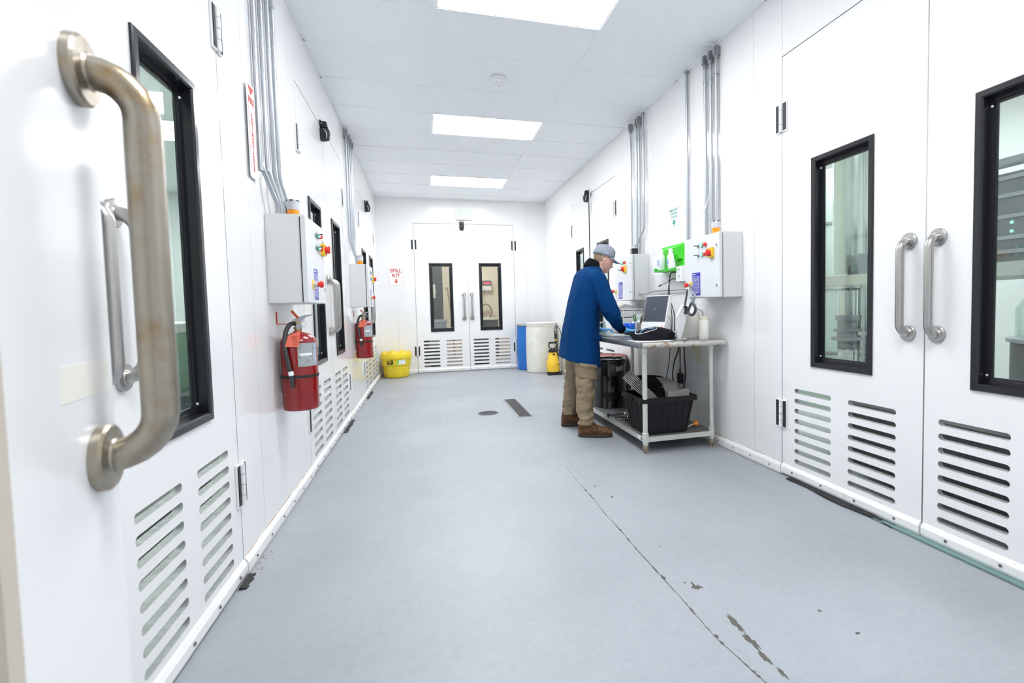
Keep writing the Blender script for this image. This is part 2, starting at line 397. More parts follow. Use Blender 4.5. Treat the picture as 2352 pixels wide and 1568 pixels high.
for i in range(len(ys) - 1):
    for (x0, x1) in ((XL, XA), (XA, XB), (XB, XR)):
        if x0 == XA and any(abs(ys[i] - c) < .05 for c in light_cells): continue
        tile(x0, x1, ys[i], ys[i + 1])
wh = {0: 'ceiling light panel cut by the top edge of the picture', 1: 'second ceiling light panel, just past the smoke detector', 2: 'farthest ceiling light panel near the exit sign', 3: 'ceiling light panel above the near doorway, out of the picture'}
for i, c in enumerate(light_cells):
    t = empty('ceiling_light', ((XA + XB) / 2, c + T / 2, ZC), 0, wh[i], 'ceiling light', 'flat light panels in the ceiling')
    W2, H2 = 1.2192 / 2 - .006, T / 2 - .006
    g = G(); a = .016
    g.box((-W2, -H2, 0), (W2, -H2 + a, .02)); g.box((-W2, H2 - a, 0), (W2, H2, .02)); g.box((-W2, -H2 + a, 0), (-W2 + a, H2 - a, .02)); g.box((W2 - a, -H2 + a, 0), (W2, H2 - a, .02))
    obj('frame', g, 'tbar', t)
    g = G(); g.box((-W2 + a, -H2 + a, .004), (W2 - a, H2 - a, .012)); obj('diffuser', g, 'lampglow', t)
# rooms behind the walls
def room(name, x0, y0, x1, y1, h, m, openside, lamp, lamps, label):
    g = G(); t = .04
    if openside != 'x0': g.box((x0 - t, y0 - t, 0), (x0, y1 + t, h))
    if openside != 'x1': g.box((x1, y0 - t, 0), (x1 + t, y1 + t, h))
    g.box((x0, y0 - t, 0), (x1, y0, h))if openside != 'y0' else None
    g.box((x0, y1, 0), (x1, y1 + t, h)); g.box((x0, y0, h), (x1, y1, h + t))
    tag(obj(name, g, m), label, None, None, 'structure')
    for i, (x, y) in enumerate(lamps):
        tt = empty('ceiling_light', (x, y, h - .03), 0, lamp[1] + [' near its front', ' near its middle', ' near its back', ' at its far end'][i], 'ceiling light', lamp[1] + 's')
        g = G(); g.box((-.62, -.33, 0), (.62, .33, .03)); obj('frame', g, 'tbar', tt)
        g = G(); g.box((-.6, -.31, -.004), (.6, .31, 0)); obj('diffuser', g, lamp[0], tt)
room('wall_side_left', -4.0, YN, XL - WT - .002, YD, 3.2, 'roomwhite', 'x1', ('lamp2', 'light panel in the room behind the left wall'), [(-2.2, 1.4), (-2.2, 3.8), (-2.2, 6.2), (-2.2, 8.4)], 'white walls of the bright room seen through the left windows')
room('wall_side_right', XR + WT + .002, YN, 5.6, YD, 3.2, 'roomwhite', 'x0', ('lamp2', 'light panel in the room behind the right wall'), [(4.0, 1.4), (4.0, 3.8), (4.0, 6.2), (4.0, 8.4)], 'white walls of the equipment room seen through the right windows')
room('wall_side_back', XL - .3, YD + WT + .002, XR + .3, 12.4, 3.2, 'beige', 'y0', ('lamp3', 'light panel in the beige back room'), [(.75, 10.6)], 'beige walls of the room seen through the end doors')

# ------------------------------------------------------------------ doors
def leaf(name, W, s):
    """hinge at local x=0, leaf runs to s*W; front skin at y=0 (out = -y), back at y=.05"""
    S = lambda a, b: (min(s * a, s * b), max(s * a, s * b))
    holes = []
    wx0, wx1, wz0, wz1 = .262, .682, .775, 2.055
    holes.append(rect(*S(wx0, wx1), wz0, wz1))
    for (a, b) in ((.113, .41), (.531, .826)):
        for z in (.594, .527, .461, .394, .327, .260, .192, .124): holes.append(rrect(*S(a, b), z - .0155, z + .0155, .0150, 5))
    o = bpy.data.objects.new(name, None); COL.objects.link(o); o.empty_display_size = .1
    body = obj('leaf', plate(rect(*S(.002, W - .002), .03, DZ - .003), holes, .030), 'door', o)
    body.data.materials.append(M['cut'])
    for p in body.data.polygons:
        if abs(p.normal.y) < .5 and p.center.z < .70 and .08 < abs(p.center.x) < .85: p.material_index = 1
    # window frame: stepped ring
    def ringat(ins, y): 
        a, b = S(.257 + ins, .687 - ins); z0, z1 = .770 + ins, 2.060 - ins
        return [Vector((a, y, z0)), Vector((b, y, z0)), Vector((b, y, z1)), Vector((a, y, z1))]
    g = G(); g.rings([ringat(0, 0), ringat(0, -.007), ringat(.004, -.011), ringat(.026, -.011), ringat(.032, -.004), ringat(.034, .030), ringat(.05, .030), ringat(.052, .036), ringat(.062, .036), ringat(.062, .044), ringat(.006, .044), ringat(.006, 0)], cap=False, close=True).flat()
    fr = obj('window_frame', g, 'black', o)
    a, b = S(.257 + .055, .687 - .055)
    g = G(); g.box((a, .038, .825), (b, .043, 2.005)); obj('glass_pane', g, 'glass', fr)
    for x in (.257 + .043, .687 - .043):
        for z in (.84, 1.99):
            g = G(); g.ball((s * x, .029, z), .0055, 8); obj('screw', g, 'bright', fr)
    # kick strip
    prof = [(0, .012), (-.012, .014), (-.016, .026), (-.016, .058), (-.008, .074), (0, .08)]
    x0, x1 = S(.004, W - .004)
    g = G(); g.rings([[Vector((x0, y, z)) for y, z in prof], [Vector((x1, y, z)) for y, z in prof]]).flat()
    g.box((x0, 0, .012), (x1, .045, .029))
    k = obj('kick_strip', g, 'kick', o)
    for i in range(4):
        x = s * W * (i + .45) / 4; g = G(); g.lathe([(0, -.0225), (.006, -.021), (.0075, -.016)], (x, 0, .043), 'y', 8); obj('bolt', g, 'screw', k)
    if W < .93:
        a, b = S(W - .03, W + .03); g = G(); g.box((a, .031, .03), (b, .038, DZ - .003)); obj('meeting_strip', g, 'door', o)
    # hinges
    for z in (2.40, .422):
        g = G(); g.box((-.050, -.010, z - .098), (-.012, 0, z + .098), .003); g.box((.012, -.010, z - .098), (.050, 0, z + .098), .003)
        for i in range(4): g.lathe([(.0, -.0465 + .024), (.0125, -.0455 + .024), (.0125, -.0005 + .0215), (.0, .0215)], (0, -.012, z - .0705 + .047 * i), 'z', 12)
        h = obj('hinge', g, 'white', o)
        for sg in (-1, 1):
            g = G(); x = sg * .0325; g.box((x - .0140, -.0135, z - .088), (x + .0140, -.0095, z + .088), .0015); obj('cover_strip', g, 'blackm', h)
    # pull handle
    hx = s * (.887 if W > .93 else .837); zt, zb = 1.467, 1.010; r = .019; off = -.060; br = .050
    pts = [(hx, -.002, zt)]
    for k in range(7):
        a = R(90 * k / 6); pts.append((hx, off + br - br * math.sin(a), zt - br + br * math.cos(a)))
    for k in range(7):
        a = R(90 * k / 6); pts.append((hx, off + br - br * math.cos(a), zb + br - br * math.sin(a)))
    pts.append((hx, -.002, zb))
    g = G(); g.tube(pts, r, 20); h = obj('pull_handle', g, 'steel', o, smooth='all')
    for z in (zt, zb):
        g = G(); g.lathe([(.0, 0), (.040, 0), (.040, -.009), (.037, -.012), (.022, -.0135), (.020, -.016), (0, -.016)], (hx, 0, z), 'y', 28); obj('flange', g, 'steel', h)
    return o
protoO = leaf('door_13', .936, 1); protoW = leaf('door_1', .967, 1); protoN = leaf('door_2', .896, -1)
placed = []
def put(kind, idx, loc, rz, label):
    src = {'W': protoW, 'N': protoN, 'O': protoO}[kind]
    used = [x for x in placed if x[0] == kind]
    o = src if not used else copy_tree(src)
    o.name = 'door_%d' % idx; o.scale = (1, 1, 1); o.location = loc; o.rotation_euler = (0, 0, rz); placed.append((kind, o))
    tag(o, label, None, None, 'structure'); return o
dn = {}
dn['A1'] = put('W', 1, (XL, .555, 0), ROT['L'], 'left wall door leaf hidden behind the open blurred door at the left edge')
dn['A2'] = put('N', 2, (XL, .555 + DW, 0), ROT['L'], 'large white door leaf with black window just beyond the blurred foreground handle')
dn['B1'] = put('W', 3, (XL, 3.775, 0), ROT['L'], 'left wall door leaf partly hidden by the nearer grey control box')
dn['B2'] = put('N', 4, (XL, 3.775 + DW, 0), ROT['L'], 'left wall door leaf with narrow black window between the two control boxes')
dn['C1'] = put('W', 5, (XL, 6.92, 0), ROT['L'], 'left wall door leaf behind the farther fire extinguisher')
dn['C2'] = put('N', 6, (XL, 6.92 + DW, 0), ROT['L'], 'left wall door leaf farthest away, near the end wall')
dn['D1'] = put('W', 7, (-.178, YD, 0), 0, 'left leaf of the double door in the end wall')
dn['D2'] = put('N', 8, (1.691, YD, 0), 0, 'right leaf of the double door in the end wall')
dn['E1'] = put('W', 9, (XR, 2.759, 0), ROT['R'], 'right wall door leaf with whole black framed window right of the table')
dn['E2'] = put('N', 10, (XR, .893, 0), ROT['R'], 'right wall door leaf whose window is cut by the right edge')
dn['F1'] = put('W', 11, (XR, 5.686 + DW, 0), ROT['R'] - R(2.6), 'right wall door leaf standing slightly ajar behind the person')
dn['F2'] = put('N', 12, (XR, 5.686, 0), ROT['R'], 'right wall door leaf with window top showing behind the grey cap')
TH = R(10); Bx, By = -.385, .700; dvec = (-math.sin(TH), math.cos(TH))
dn['G1'] = put('O', 13, (Bx - dvec[0] * .887, By - dvec[1] * .887, 0), PI / 2 + TH, 'blurred white door leaf standing open in the left foreground with a big steel handle')
g = G(); g.box((.9655, .0, .03), (.968, .012, DZ - .003)); obj('painted_gap_shade', g, 'rubber', dn['F1'])  # black strip added to paint the dark gap beside the ajar leaf
dn['A2'].scale.x = .955; dn['A1'].scale.x = 1.0435
for ch in dn['G1'].children:
    if ch.name.startswith('pull_handle'):
        ch.data = ch.data.copy(); ch.data.materials.clear(); ch.data.materials.append(M['worn'])
        for f in ch.children: f.data = f.data.copy(); f.data.materials.clear(); f.data.materials.append(M['worn'])
    if ch.name.startswith('window_frame'):
        ch.data = ch.data.copy(); ch.data.materials.clear(); ch.data.materials.append(mat('tan window frame', (.55, .50, .42), .4))
g = G(); g.box((.80, -.0006, 1.088), (.925, 0, 1.128)); obj('stain', g, 'stainy', dn['G1'])
# black edge stops over the door heads
def latch(loc, rz, label):
    t = empty('door_latch', loc, rz, label, 'latch', 'black latches over the double doors')
    g = G(); g.box((-.030, -.052, .105), (.030, -.004, .160), .006); g.box((-.045, -.012, .110), (.045, 0, .165), .003); g.box((-.012, -.06, .095), (.012, -.03, .12), .003)
    obj('strike', g, 'blackm', t)
    rs = []
    for z, hw, d in ((0, .026, .045), (.01, .036, .066), (.06, .042, .075), (.092, .040, .070), (.102, .028, .05)):
        rs.append([Vector((-hw, 0, z)), Vector((hw, 0, z)), Vector((hw, -d * .55, z)), Vector((hw * .55, -d, z)), Vector((-hw * .55, -d, z)), Vector((-hw, -d * .55, z))])
    g = G(); g.rings(rs).flat(); b = obj('housing', g, 'blackm', t)
    for q in (-1, 1): g = G(); g.tube([(q * .043, -.03, .09), (q * .046, -.055, .05), (q * .036, -.05, .012)], .003, 6); obj('side_rail', g, 'galv', b)
    for x in (-.036, .036):
        for z in (.075, .138):
            g = G(); g.ball((x, -.040 if z < .1 else -.014, z), .0055, 8); obj('screw', g, 'bright', t)
latch((XL, 4.655, 2.675), ROT['L'], 'black latch at the door head left of the second ceiling light')
latch((XL, 7.80, 2.675), ROT['L'], 'black latch at the farthest left door head')
latch((.704, YD, 2.675), 0, 'black latch below the exit sign')
latch((XR - .03, 6.63, 2.675), ROT['R'], 'black latch at the right door head above the person')

# ------------------------------------------------------------------ control boxes
def control_box(loc, side, label, lay, beacon, beacon_x, hung=False):
    t = empty('control_box', loc, ROT[side], label, 'control box', 'grey electrical control boxes')
    W_, H_ = .50, .49
    g = G(); g.box((0, -.170, 0), (W_, 0, H_), .004); obj('enclosure', g, 'boxgrey', t)
    g = G(); g.box((.012, -.176, .012), (W_ - .012, -.17, H_ - .012)); obj('gasket', g, 'rubber', t)
    g = G(); g.box((.001, -.200, .001), (W_ - .001, -.176, H_ - .001), .004); obj('box_door', g, 'boxdoor', t)
    F = -.200
    def disc(name, x, z, prof, m, par=t, n=20):
        g = G(); g.lathe([(r, F - h) for r, h in prof], (x, 0, z), 'y', n); return obj(name, g, m, par)
    for i, z in enumerate((.415, .340)):
        a = disc('toggle_switch', lay['tg'], z, [(0, 0), (.013, 0), (.013, .008), (.007, .010), (.006, .018), (0, .018)], 'galvd')
        g = G(); g.tube([(lay['tg'], F - .014, z), (lay['tg'] - .006, F - .040, z + .003)], [.0028, .0042], 8); obj('lever', g, 'blackm', a)
        r_ = disc('indicator_ring', lay['gr'], z, [(0, 0), (.016, 0), (.016, .009), (.0125, .011), (0, .011)], 'greend')
        disc('green_lens', lay['gr'], z, [(0, .008), (.0125, .008), (.012, .017), (.008, .021), (0, .022)], 'green', r_)
        disc('red_button', lay['rd'], z, [(0, 0), (.0145, 0), (.0145, .010), (.013, .020), (.009, .024), (0, .025)], 'redp')
        for k in (0, 1, 2):
            xx = (lay['tg'], lay['gr'], lay['rd'])[k]; g = G(); g.box((xx - .009, F - .0006, z + .023), (xx + .009, F, z + .027)); obj('tiny_caption', g, 'ink', t)
    px = lay['sw']
    g = G(); g.box((px - .032, F - .024, .306), (px + .032, F, .380), .003); sp = obj('isolator_plate', g, 'yellow', t)
    g = G(); g.lathe([(0, -.022), (.027, -.022), (.027, -.030), (.021, -.033), (.020, -.042), (.017, -.044), (0, -.044)], (px - .004, F, .343), 'y', 24); k_ = obj('isolator_knob', g, 'redp', sp)
    g = G(); g.box((px - .010, F - .050, .319), (px + .002, F - .040, .367), .002); obj('grip', g, 'redp', sp)
    g = G(); g.box((px + .010, F - .0255, .313), (px + .026, F - .0235, .321)); obj('slot', g, 'blackm', sp)
    # blue data plate with white lines
    x0, x1 = lay['lab']; g = G(); g.box((x0, F - .0012, .022), (x1, F, .205)); lp = obj('data_plate', g, 'blue', t)
    g = G(); rr = random.Random(3); z = .190
    g.box((x0 + .006, F - .0018, z - .002), (x0 + .05, F - .0011, z + .006))
    for r_ in range(17):
        z = .172 - r_ * .0085; x = x0 + .005
        while x < x1 - .012:
            wd = rr.choice((.006, .012, .018)); hh = .0032 if rr.random() < .75 else .0045
            g.box((x, F - .0018, z), (min(x + wd, x1 - .004), F - .0011, z + hh)); x += wd + rr.choice((.003, .006, .010))
    pr = obj('printed_lines', g, 'white', lp); pr['kind'] = 'stuff'
    ex = lay['est']; ez = .110
    rg = disc('stop_ring', ex, ez, [(0, 0), (.030, 0), (.030, .003), (0, .003)], 'yellow', n=28)
    disc('collar', ex, ez, [(0, .003), (.013, .003), (.013, .026), (0, .026)], 'lensgrey', rg)
    disc('stop_button', ex, ez, [(0, .024), (.013, .024), (.015, .032), (.0205, .040), (.0205, .048), (.013, .055), (0, .056)], 'redp', rg)
    for z in (.395, .092):
        l = disc('lock', .462, z, [(0, 0), (.010, 0), (.010, .006), (.004, .0065), (0, .0065)], 'galvd')
        g = G(); g.box((.451, F - .003, z - .017), (.474, F, z + .017), .002); obj('lock_plate', g, 'white', l)
    for x in (.05, .30): g = G(); g.lathe([(0, 0), (.006, 0), (.006, .006), (0, .007)], (x, -.12, H_), 'z', 8); obj('screw', g, 'galvd', t)
    if beacon == 'amber':
        g = G(); g.lathe([(0, H_), (.030, H_), (.032, H_ + .006), (.032, H_ + .056), (0, H_ + .056)], (beacon_x, -.10, 0), 'z', 28); b = obj('amber_beacon', g, 'orange', t)
        g = G(); g.lathe([(0, H_ + .056), (.0345, H_ + .056), (.0345, H_ + .112), (.030, H_ + .115), (0, H_ + .115)], (beacon_x, -.10, 0), 'z', 28); c = obj('beacon_cap', g, 'lensgrey', b)
        for k in range(6):
            a = k * PI / 3; g = G(); g.box((-.008, -.002, -.0035), (.008, .002, .0035)); g.xf(Matrix.Translation((beacon_x + .034 * math.cos(a), -.10 + .034 * math.sin(a), H_ + .109)) @ Matrix.Rotation(a + PI / 2, 4, 'Z')); obj('vent', g, 'blackm', b)
    else:
        g = G(); x = beacon_x; g.box((x - .033, -.135, H_), (x + .033, -.065, H_ + .075), .006); b = obj('buzzer', g, 'blackm', t)
        g = G(); g.box((x - .022, -.1365, H_ + .016), (x + .022, -.134, H_ + .060)); obj('grille', g, mat('grille grey', (.16, .19, .18), .5), b)
        g = G(); g.lathe([(0, H_ + .075), (.030, H_ + .075), (.030, H_ + .113), (.026, H_ + .116), (0, H_ + .116)], (x, -.10, 0), 'z', 24); c = obj('buzzer_cap', g, 'lensgrey', b)
        for k in range(5):
            a = k * PI / 2.5; g = G(); g.box((-.006, -.002, -.003), (.006, .002, .003)); g.xf(Matrix.Translation((x + .030 * math.cos(a), -.10 + .030 * math.sin(a), H_ + .108)) @ Matrix.Rotation(a + PI / 2, 4, 'Z')); obj('vent', g, 'blackm', b)
    return t
LR = dict(tg=.212, gr=.266, rd=.317, sw=.398, lab=(.110, .232), est=.085)
LR2 = dict(tg=.212, gr=.258, rd=.322, sw=.325, lab=(.122, .238), est=.040)
LL = dict(tg=.262, gr=.302, rd=.345, sw=.432, lab=(.175, .275), est=.150)
control_box((XL, 2.96, 1.235), 'L', 'nearer left control box, above the large near fire extinguisher', LL, 'amber', .20)
control_box((XL, 5.96, 1.235), 'L', 'farther left control box, above the small distant fire extinguisher', LL, 'amber', .18)
control_box((XR, 3.676, 1.228), 'R', 'right control box with amber beacon beside the green eyewash station', LR, 'amber', .30)
control_box((XR, 5.268, 1.238), 'R', 'right control box with black buzzer, just in front of the face', LR2, 'buzzer', .345)

# ------------------------------------------------------------------ conduits
def conduit(pts, r, label, cap, grp, straps=(), side=1, n=10):
    t = empty('conduit', pts[0], 0, label, 'conduit', grp); o = Vector(pts[0])
    P = [Vector(p) - o for p in pts]
    g = G(); g.tube(P, r, n); obj('pipe', g, 'galv', t)
    if cap:   # cast elbow body under the ceiling
        g = G(); top = P[0]; g.box((-.022, -.019, -.075), (.022, .019, .0), .004); g.lathe([(.018, -.10), (.018, -.070), (0, -.070)], (0, 0, 0), 'z', 12); b = obj('elbow_fitting', g, 'galvd', t)
        g = G(); g.box((.022 * side, -.013, -.066), (.026 * side, .013, -.01), .001); obj('cover', g, 'galv', b)
    else:
        g = G(); g.lathe([(r + .003, -.015), (r + .008, -.012), (r + .008, 0), (0, 0)], (0, 0, 0), 'z', 12); obj('ferrule', g, 'galvd', t)
    for z in straps:
        g = G(); zz = z - o.z; g.lathe([(r + .0005, zz - .008), (r + .003, zz - .008), (r + .003, zz + .008), (r + .0005, zz + .008)], (0, 0, 0), 'z', 12); s_ = obj('strap', g, 'galv', t)
        g = G(); g.box((-r * side - .004 * side, r, zz - .008), (-r * side - .001 * side, r + .022, zz + .008)); obj('ear', g, 'galv', s_)
    return t
ord4 = ['nearest the camera', 'second from the camera', 'third from the camera', 'farthest of its four']
for i, (y, ye) in enumerate(((2.885, 3.01), (3.010, 3.08), (3.135, 3.17), (3.235, 3.30))):
    conduit([(XL + .018, y, 3.20), (XL + .018, y, 2.02 - .03 * (3 - i)), (XL + .020, y + .015, 1.955), (XL + .04, (y + ye) / 2 + .01, 1.86), (XL + .055, ye - .005, 1.79), (XL + .057, ye, 1.725)], .0115, 'galvanised conduit above the nearer left control box, ' + ord4[i], False if i < 2 else True, 'conduits over the nearer left box', (2.97 if i > 1 else 3.1,))
for i, (y, ye) in enumerate(((5.96, 6.02), (6.14, 6.16), (6.28, 6.27), (6.39, 6.36))):
    conduit([(XL + .02, y, 3.235), (XL + .02, y, 2.04), (XL + .022, y, 2.0), (XL + .05, (y + ye) / 2, 1.87), (XL + .07, ye, 1.80), (XL + .07, ye, 1.725)], .0115, 'galvanised conduit above the farther left control box, ' + ord4[i], True, 'conduits over the farther left box', (3.0,))
for i, (y, ye) in enumerate(((3.465, 3.465), (3.545, 3.545), (3.625, 3.625))):
    conduit([(XR - .028, y, 3.225), (XR - .028, y, 1.715)], .0125, 'galvanised conduit behind the right amber beacon, ' + ['nearest the camera', 'middle of the three', 'farthest of the three'][i], True, 'conduits over the nearer right box', (3.015,), -1)
conduit([(XR - .020, 3.935, 3.245), (XR - .020, 3.935, 1.60)], .0115, 'single galvanised conduit beside the eyewash sign', False, 'lone conduits', (3.0, 2.015), -1)
for i, (y, ye) in enumerate(((4.81, 4.93), (4.915, 4.93), (4.975, 5.0), (5.14, 5.14))):
    bend = [(XR - .028, y, 2.06), (XR - .035, y + .01, 1.99), (XR - .06, ye, 1.86), (XR - .065, ye, 1.725)] if i < 1 else [(XR - .028, ye, 1.725)] if i != 3 else [(XR - .028, y, 1.725)]
    conduit([(XR - .028, y, 3.225)] + bend, .0115, 'galvanised conduit above the black buzzer, ' + ord4[i], i > 0, 'conduits over the farther right box', (2.995,), -1)
t = empty('conduit', (XR, 4.05, 1.325), 0, 'thin horizontal conduit under the eyewash station ending in a round flange', 'conduit', 'lone conduits')
g = G(); g.tube([(-.03, -.30, -.004), (-.03, 0, -.004), (-.03, .50, 0), (-.035, .56, -.003), (-.10, .68, -.024), (-.13, .74, -.026)], .0085, 10); obj('pipe', g, 'galv', t)
g = G(); g.lathe([(0, 0), (.013, 0), (.020, .010), (.013, .02), (0, .02)], (-.14, .75, -.028), 'y', 12); obj('end_fitting', g, 'galv', t)
g = G(); g.tube([(-.14, .76, -.028), (-.07, .80, -.028), (0, .80, -.028)], .009, 10); obj('elbow', g, 'galv', t)
t = empty('cable', (XR - .06, 3.56, 1.72), 0, 'thin white cable looping down beside the right amber beacon', 'cable')
g = G(); g.tube(smooth_path([(.03, -.02, .40), (0, .03, .25), (-.06, .055, .12), (-.05, .05, .0)]), .0045, 8); obj('sheath', g, 'white', t)

# ------------------------------------------------------------------ fire extinguishers
def extinguisher(loc, label, turned):
    t = empty('fire_extinguisher', loc, 0, label, 'fire extinguisher', 'red wall extinguishers')
    r = .0965; h = .445
    g = G(); g.lathe([(0, 0), (r - .008, 0), (r - .002, .004), (r, .012), (r, h - .05), (r - .004, h - .035), (r - .018, h - .016), (r - .045, h - .003), (.030, h + .004), (.024, h + .012), (0, h + .012)], n=44); obj('cylinder', g, 'red', t)
    g = G(); g.lathe([(.020, h + .008), (.020, h + .022), (.024, h + .024), (.024, h + .034), (.016, h + .036), (.016, h + .070), (0, h + .070)], n=16); v = obj('valve', g, 'brass', t)
    g = G(); g.lathe([(0, 0), (.0165, 0), (.0165, .012), (0, .012)], (.012, -.030, h + .040), 'y', 16); obj('gauge', g, 'galv', v)
    g = G(); g.tube([(.018, -.005, h + .055), (.036, -.012, h + .07), (.05, -.014, h + .055), (.04, -.014, h + .036), (.026, -.012, h + .05)], .0018, 6); obj('pin_ring', g, 'galv', v)
    g = G(); g.poly([(-.028, -.009, h + .062), (.020, -.009, h + .068), (.045, -.009, h + .092), (.085, -.009, h + .104), (.086, -.009, h + .108), (.040, -.009, h + .104), (.0, -.009, h + .092), (-.026, -.009, h + .078)], .018, (0, 1, 0)); obj('carry_handle', g, 'galv', v)
    g = G(); g.box((-.006, -.010, -.028), (.006, .010, .028)); g.xf(Matrix.Translation((-.012, 0, h + .108)) @ Matrix.Rotation(R(-38), 4, 'Y')); obj('squeeze_lever', g, mat('orange red lever', (.75, .10, .02), .4), v)
    g = G(); path = smooth_path([(-.014, -.004, h + .055), (-.034, -.030, h + .052), (-.052, -.058, h + .005), (-.050, -.092, h - .07), (-.035, -.108, h - .16), (-.022, -.110, h - .225)]); g.tube(path, .0125, 12); hs = obj('hose', g, 'hose', t)
    g = G(); g.tube([(-.023, -.110, h - .212), (-.020, -.1105, h - .235)], .0145, 12); obj('hose_clip', g, 'white', hs)
    g = G(); g.tube([(-.020, -.1105, h - .235), (-.014, -.108, h - .305)], [.013, .0105], 12); obj('nozzle', g, 'hose', hs)
    g = G(); rs = []
    for z in (h - .255, h - .240):
        rs.append([Vector(((r + .004) * math.cos(a), (r + .004) * math.sin(a), z)) for a in [2 * PI * k / 40 for k in range(40)]])
    rs2 = [[Vector((p.x * .965, p.y * .965, p.z)) for p in rr] for rr in (rs[1], rs[0])]
    g.rings(rs + rs2, False, True); obj('retaining_strap', g, 'rubber', t)
    def lab(a0, a1, z0, z1, m, name, rr=r + .0008):
        g = G(); n = 10; A = [R(a0 + (a1 - a0) * k / n) for k in range(n + 1)]
        lo = [g.bm.verts.new((rr * math.cos(a), rr * math.sin(a), z0)) for a in A]; hi = [g.bm.verts.new((rr * math.cos(a), rr * math.sin(a), z1)) for a in A]
        for k in range(n): g.bm.faces.new((lo[k], lo[k + 1], hi[k + 1], hi[k]))
        return obj(name, g, m, t, smooth=True)
    l = lab(-82 + turned, -12 + turned, h - .19, h - .055, 'label', 'instruction_label'); l.parent = t
    a_ = lab(-76 + turned, -36 + turned, h - .128, h - .113, 'paper', 'white_stripe', r + .0014)
    b_ = lab(-30 + turned, -14 + turned, h - .185, h - .06, mat('bluish print', (.30, .36, .46), .5, col2=(.6, .65, .7), thr=(.45, .5), noise_scale=120), 'class_symbols', r + .0014)
    g = G(); g.poly([(-.030, -.098, h - .010), (.034, -.096, h + .018), (.024, -.108, h - .075), (-.048, -.104, h - .072)], .0012, (0, -1, 0)); tg = obj('inspection_tag', g, 'tag', t)
    g = G(); 
    for k in range(5): g.box((-.010 + .002 * k, -.1072, h - .015 - .012 * k), (.020, -.1066, h - .012 - .012 * k))
    pr = obj('tag_print', g, mat('dark tag print', (.35, .06, .03), .8), tg, (0, -.001, 0)); pr['kind'] = 'stuff'
    g = G(); wx = XL - loc[0]
    g.box((wx, .000, .10), (wx + .004, .022, h - .02)); obj('mount_strip', g, 'white', t); g = G()
    g.tube([(wx + .004, -.02, h + .055), (-.02, -.012, h + .055)], .0022, 6); g.box((wx, -.030, h + .055), (wx + .004, -.012, h + .125)); obj('wall_bracket', g, 'redp', t)
    return t
extinguisher((XL + .104, 3.12, .618), 'nearer fire extinguisher with orange inspection tag on the left wall', 0)
extinguisher((XL + .104, 6.17, .628), 'farther fire extinguisher on the left wall', 0)

# ------------------------------------------------------------------ signs and papers
t = empty('wall_sign', (XL, 2.80, 2.10), ROT['L'], 'tall narrow red and white sign, FIRE EXTINGUISHER, beside the left conduits', 'sign')
g = G(); g.bm.free(); me = plate(rrect(-.056, .056, -.235, .235, .015), [], .003)
obj('panel', me, 'paper', t, (0, -.014, 0))
g = G(); g.box((-.01, -.011, -.2), (.01, 0, -.17)); g.box((-.01, -.011, .17), (.01, 0, .2)); obj('standoff', g, 'white', t)['kind'] = 'stuff'
g = G(); g.poly([(-.040, -.0146, .222), (.040, -.0146, .222), (.0, -.0146, .180)], .001, (0, -1, 0)); obj('arrow', g, 'redink', t)
text('lettering', 'FIRE', .046, 'redink', t, (0, -.0146, .150), bold=.0008)
text('lettering', '\n'.join('EXTINGUISHER'), .034, 'redink', t, (0, -.0146, -.055), bold=.0006, line=.72)
for x in (-.046, .045): g = G(); g.box((x, -.0152, -.19), (x + .0015, -.0145, .12)); obj('border_line', g, 'redink', t)
# spill kit sign
t = empty('wall_sign', (-.511, YD, 1.823), 0, 'white sign reading SPILL KIT with a red arrow on the end wall', 'sign')
me = plate(rrect(-.127, .127, -.172, .172, .012), [], .003); obj('panel', me, 'paper', t, (0, -.003, 0))
me = plate(rrect(-.122, .122, -.167, .167, .010), [rrect(-.119, .119, -.164, .164, .009)], .0008); obj('border_line', me, 'redink', t, (0, -.0038, 0))
text('lettering', 'SPILL', .092, 'redink', t, (0, -.0035, .095), bold=.0022); text('lettering', 'KIT', .092, 'redink', t, (0, -.0035, .005), bold=.0022)
g = G(); g.poly([(-.012, -.004, -.055), (.012, -.004, -.055), (.012, -.004, -.095), (.033, -.004, -.095), (0, -.004, -.138), (-.033, -.004, -.095), (-.012, -.004, -.095)], .0008, (0, -1, 0)); obj('arrow', g, 'redp', t)
# eyewash sign
t = empty('wall_sign', (XR, 4.215, 2.018), ROT['R'], 'white sign reading EMERGENCY EYEWASH STATION with a green arrow', 'sign')
me = plate(rect(-.105, .105, -.088, .088), [], .003); obj('panel', me, 'paper', t, (0, -.003, 0))
for i, s_ in enumerate(('EMERGENCY', 'EYEWASH', 'STATION')): text('lettering', s_, .030, 'grnink', t, (0, -.0035, .065 - .033 * i), bold=.0004, sx=1.02)
g = G(); g.poly([(-.018, -.004, -.028), (.018, -.004, -.028), (.018, -.004, -.05), (.034, -.004, -.05), (0, -.004, -.080), (-.034, -.004, -.05), (-.018, -.004, -.05)], .0008, (0, -1, 0)); obj('arrow', g, 'grnink', t)
def paper(loc, w_, h_, label, tilt=0, lines=9, off=.0015):
    t = empty('paper_sheet', loc, ROT['R'], label, 'paper', 'printed papers on the right wall')
    me = plate(rect(-w_ / 2, w_ / 2, -h_ / 2, h_ / 2), [], .0012); obj('sheet', me, 'paper', t, (0, -off, 0), (0, R(tilt), 0))
    g = G(); 
    for k in range(lines):
        z = h_ / 2 - .02 - k * (h_ - .04) / lines; g.box((-w_ / 2 + .015, -off - .0006, z - .0022), (w_ / 2 - .015 - random.uniform(0, w_ * .4), -off - .0001, z))
    obj('printed_lines', g, mat('faint print', (.66, .67, .70), .8), t, (0, 0, 0), (0, R(tilt), 0))['kind'] = 'stuff'
paper((XR, 4.52, 1.815), .155, .125, 'faint paper sheet pinned above the eyewash station')
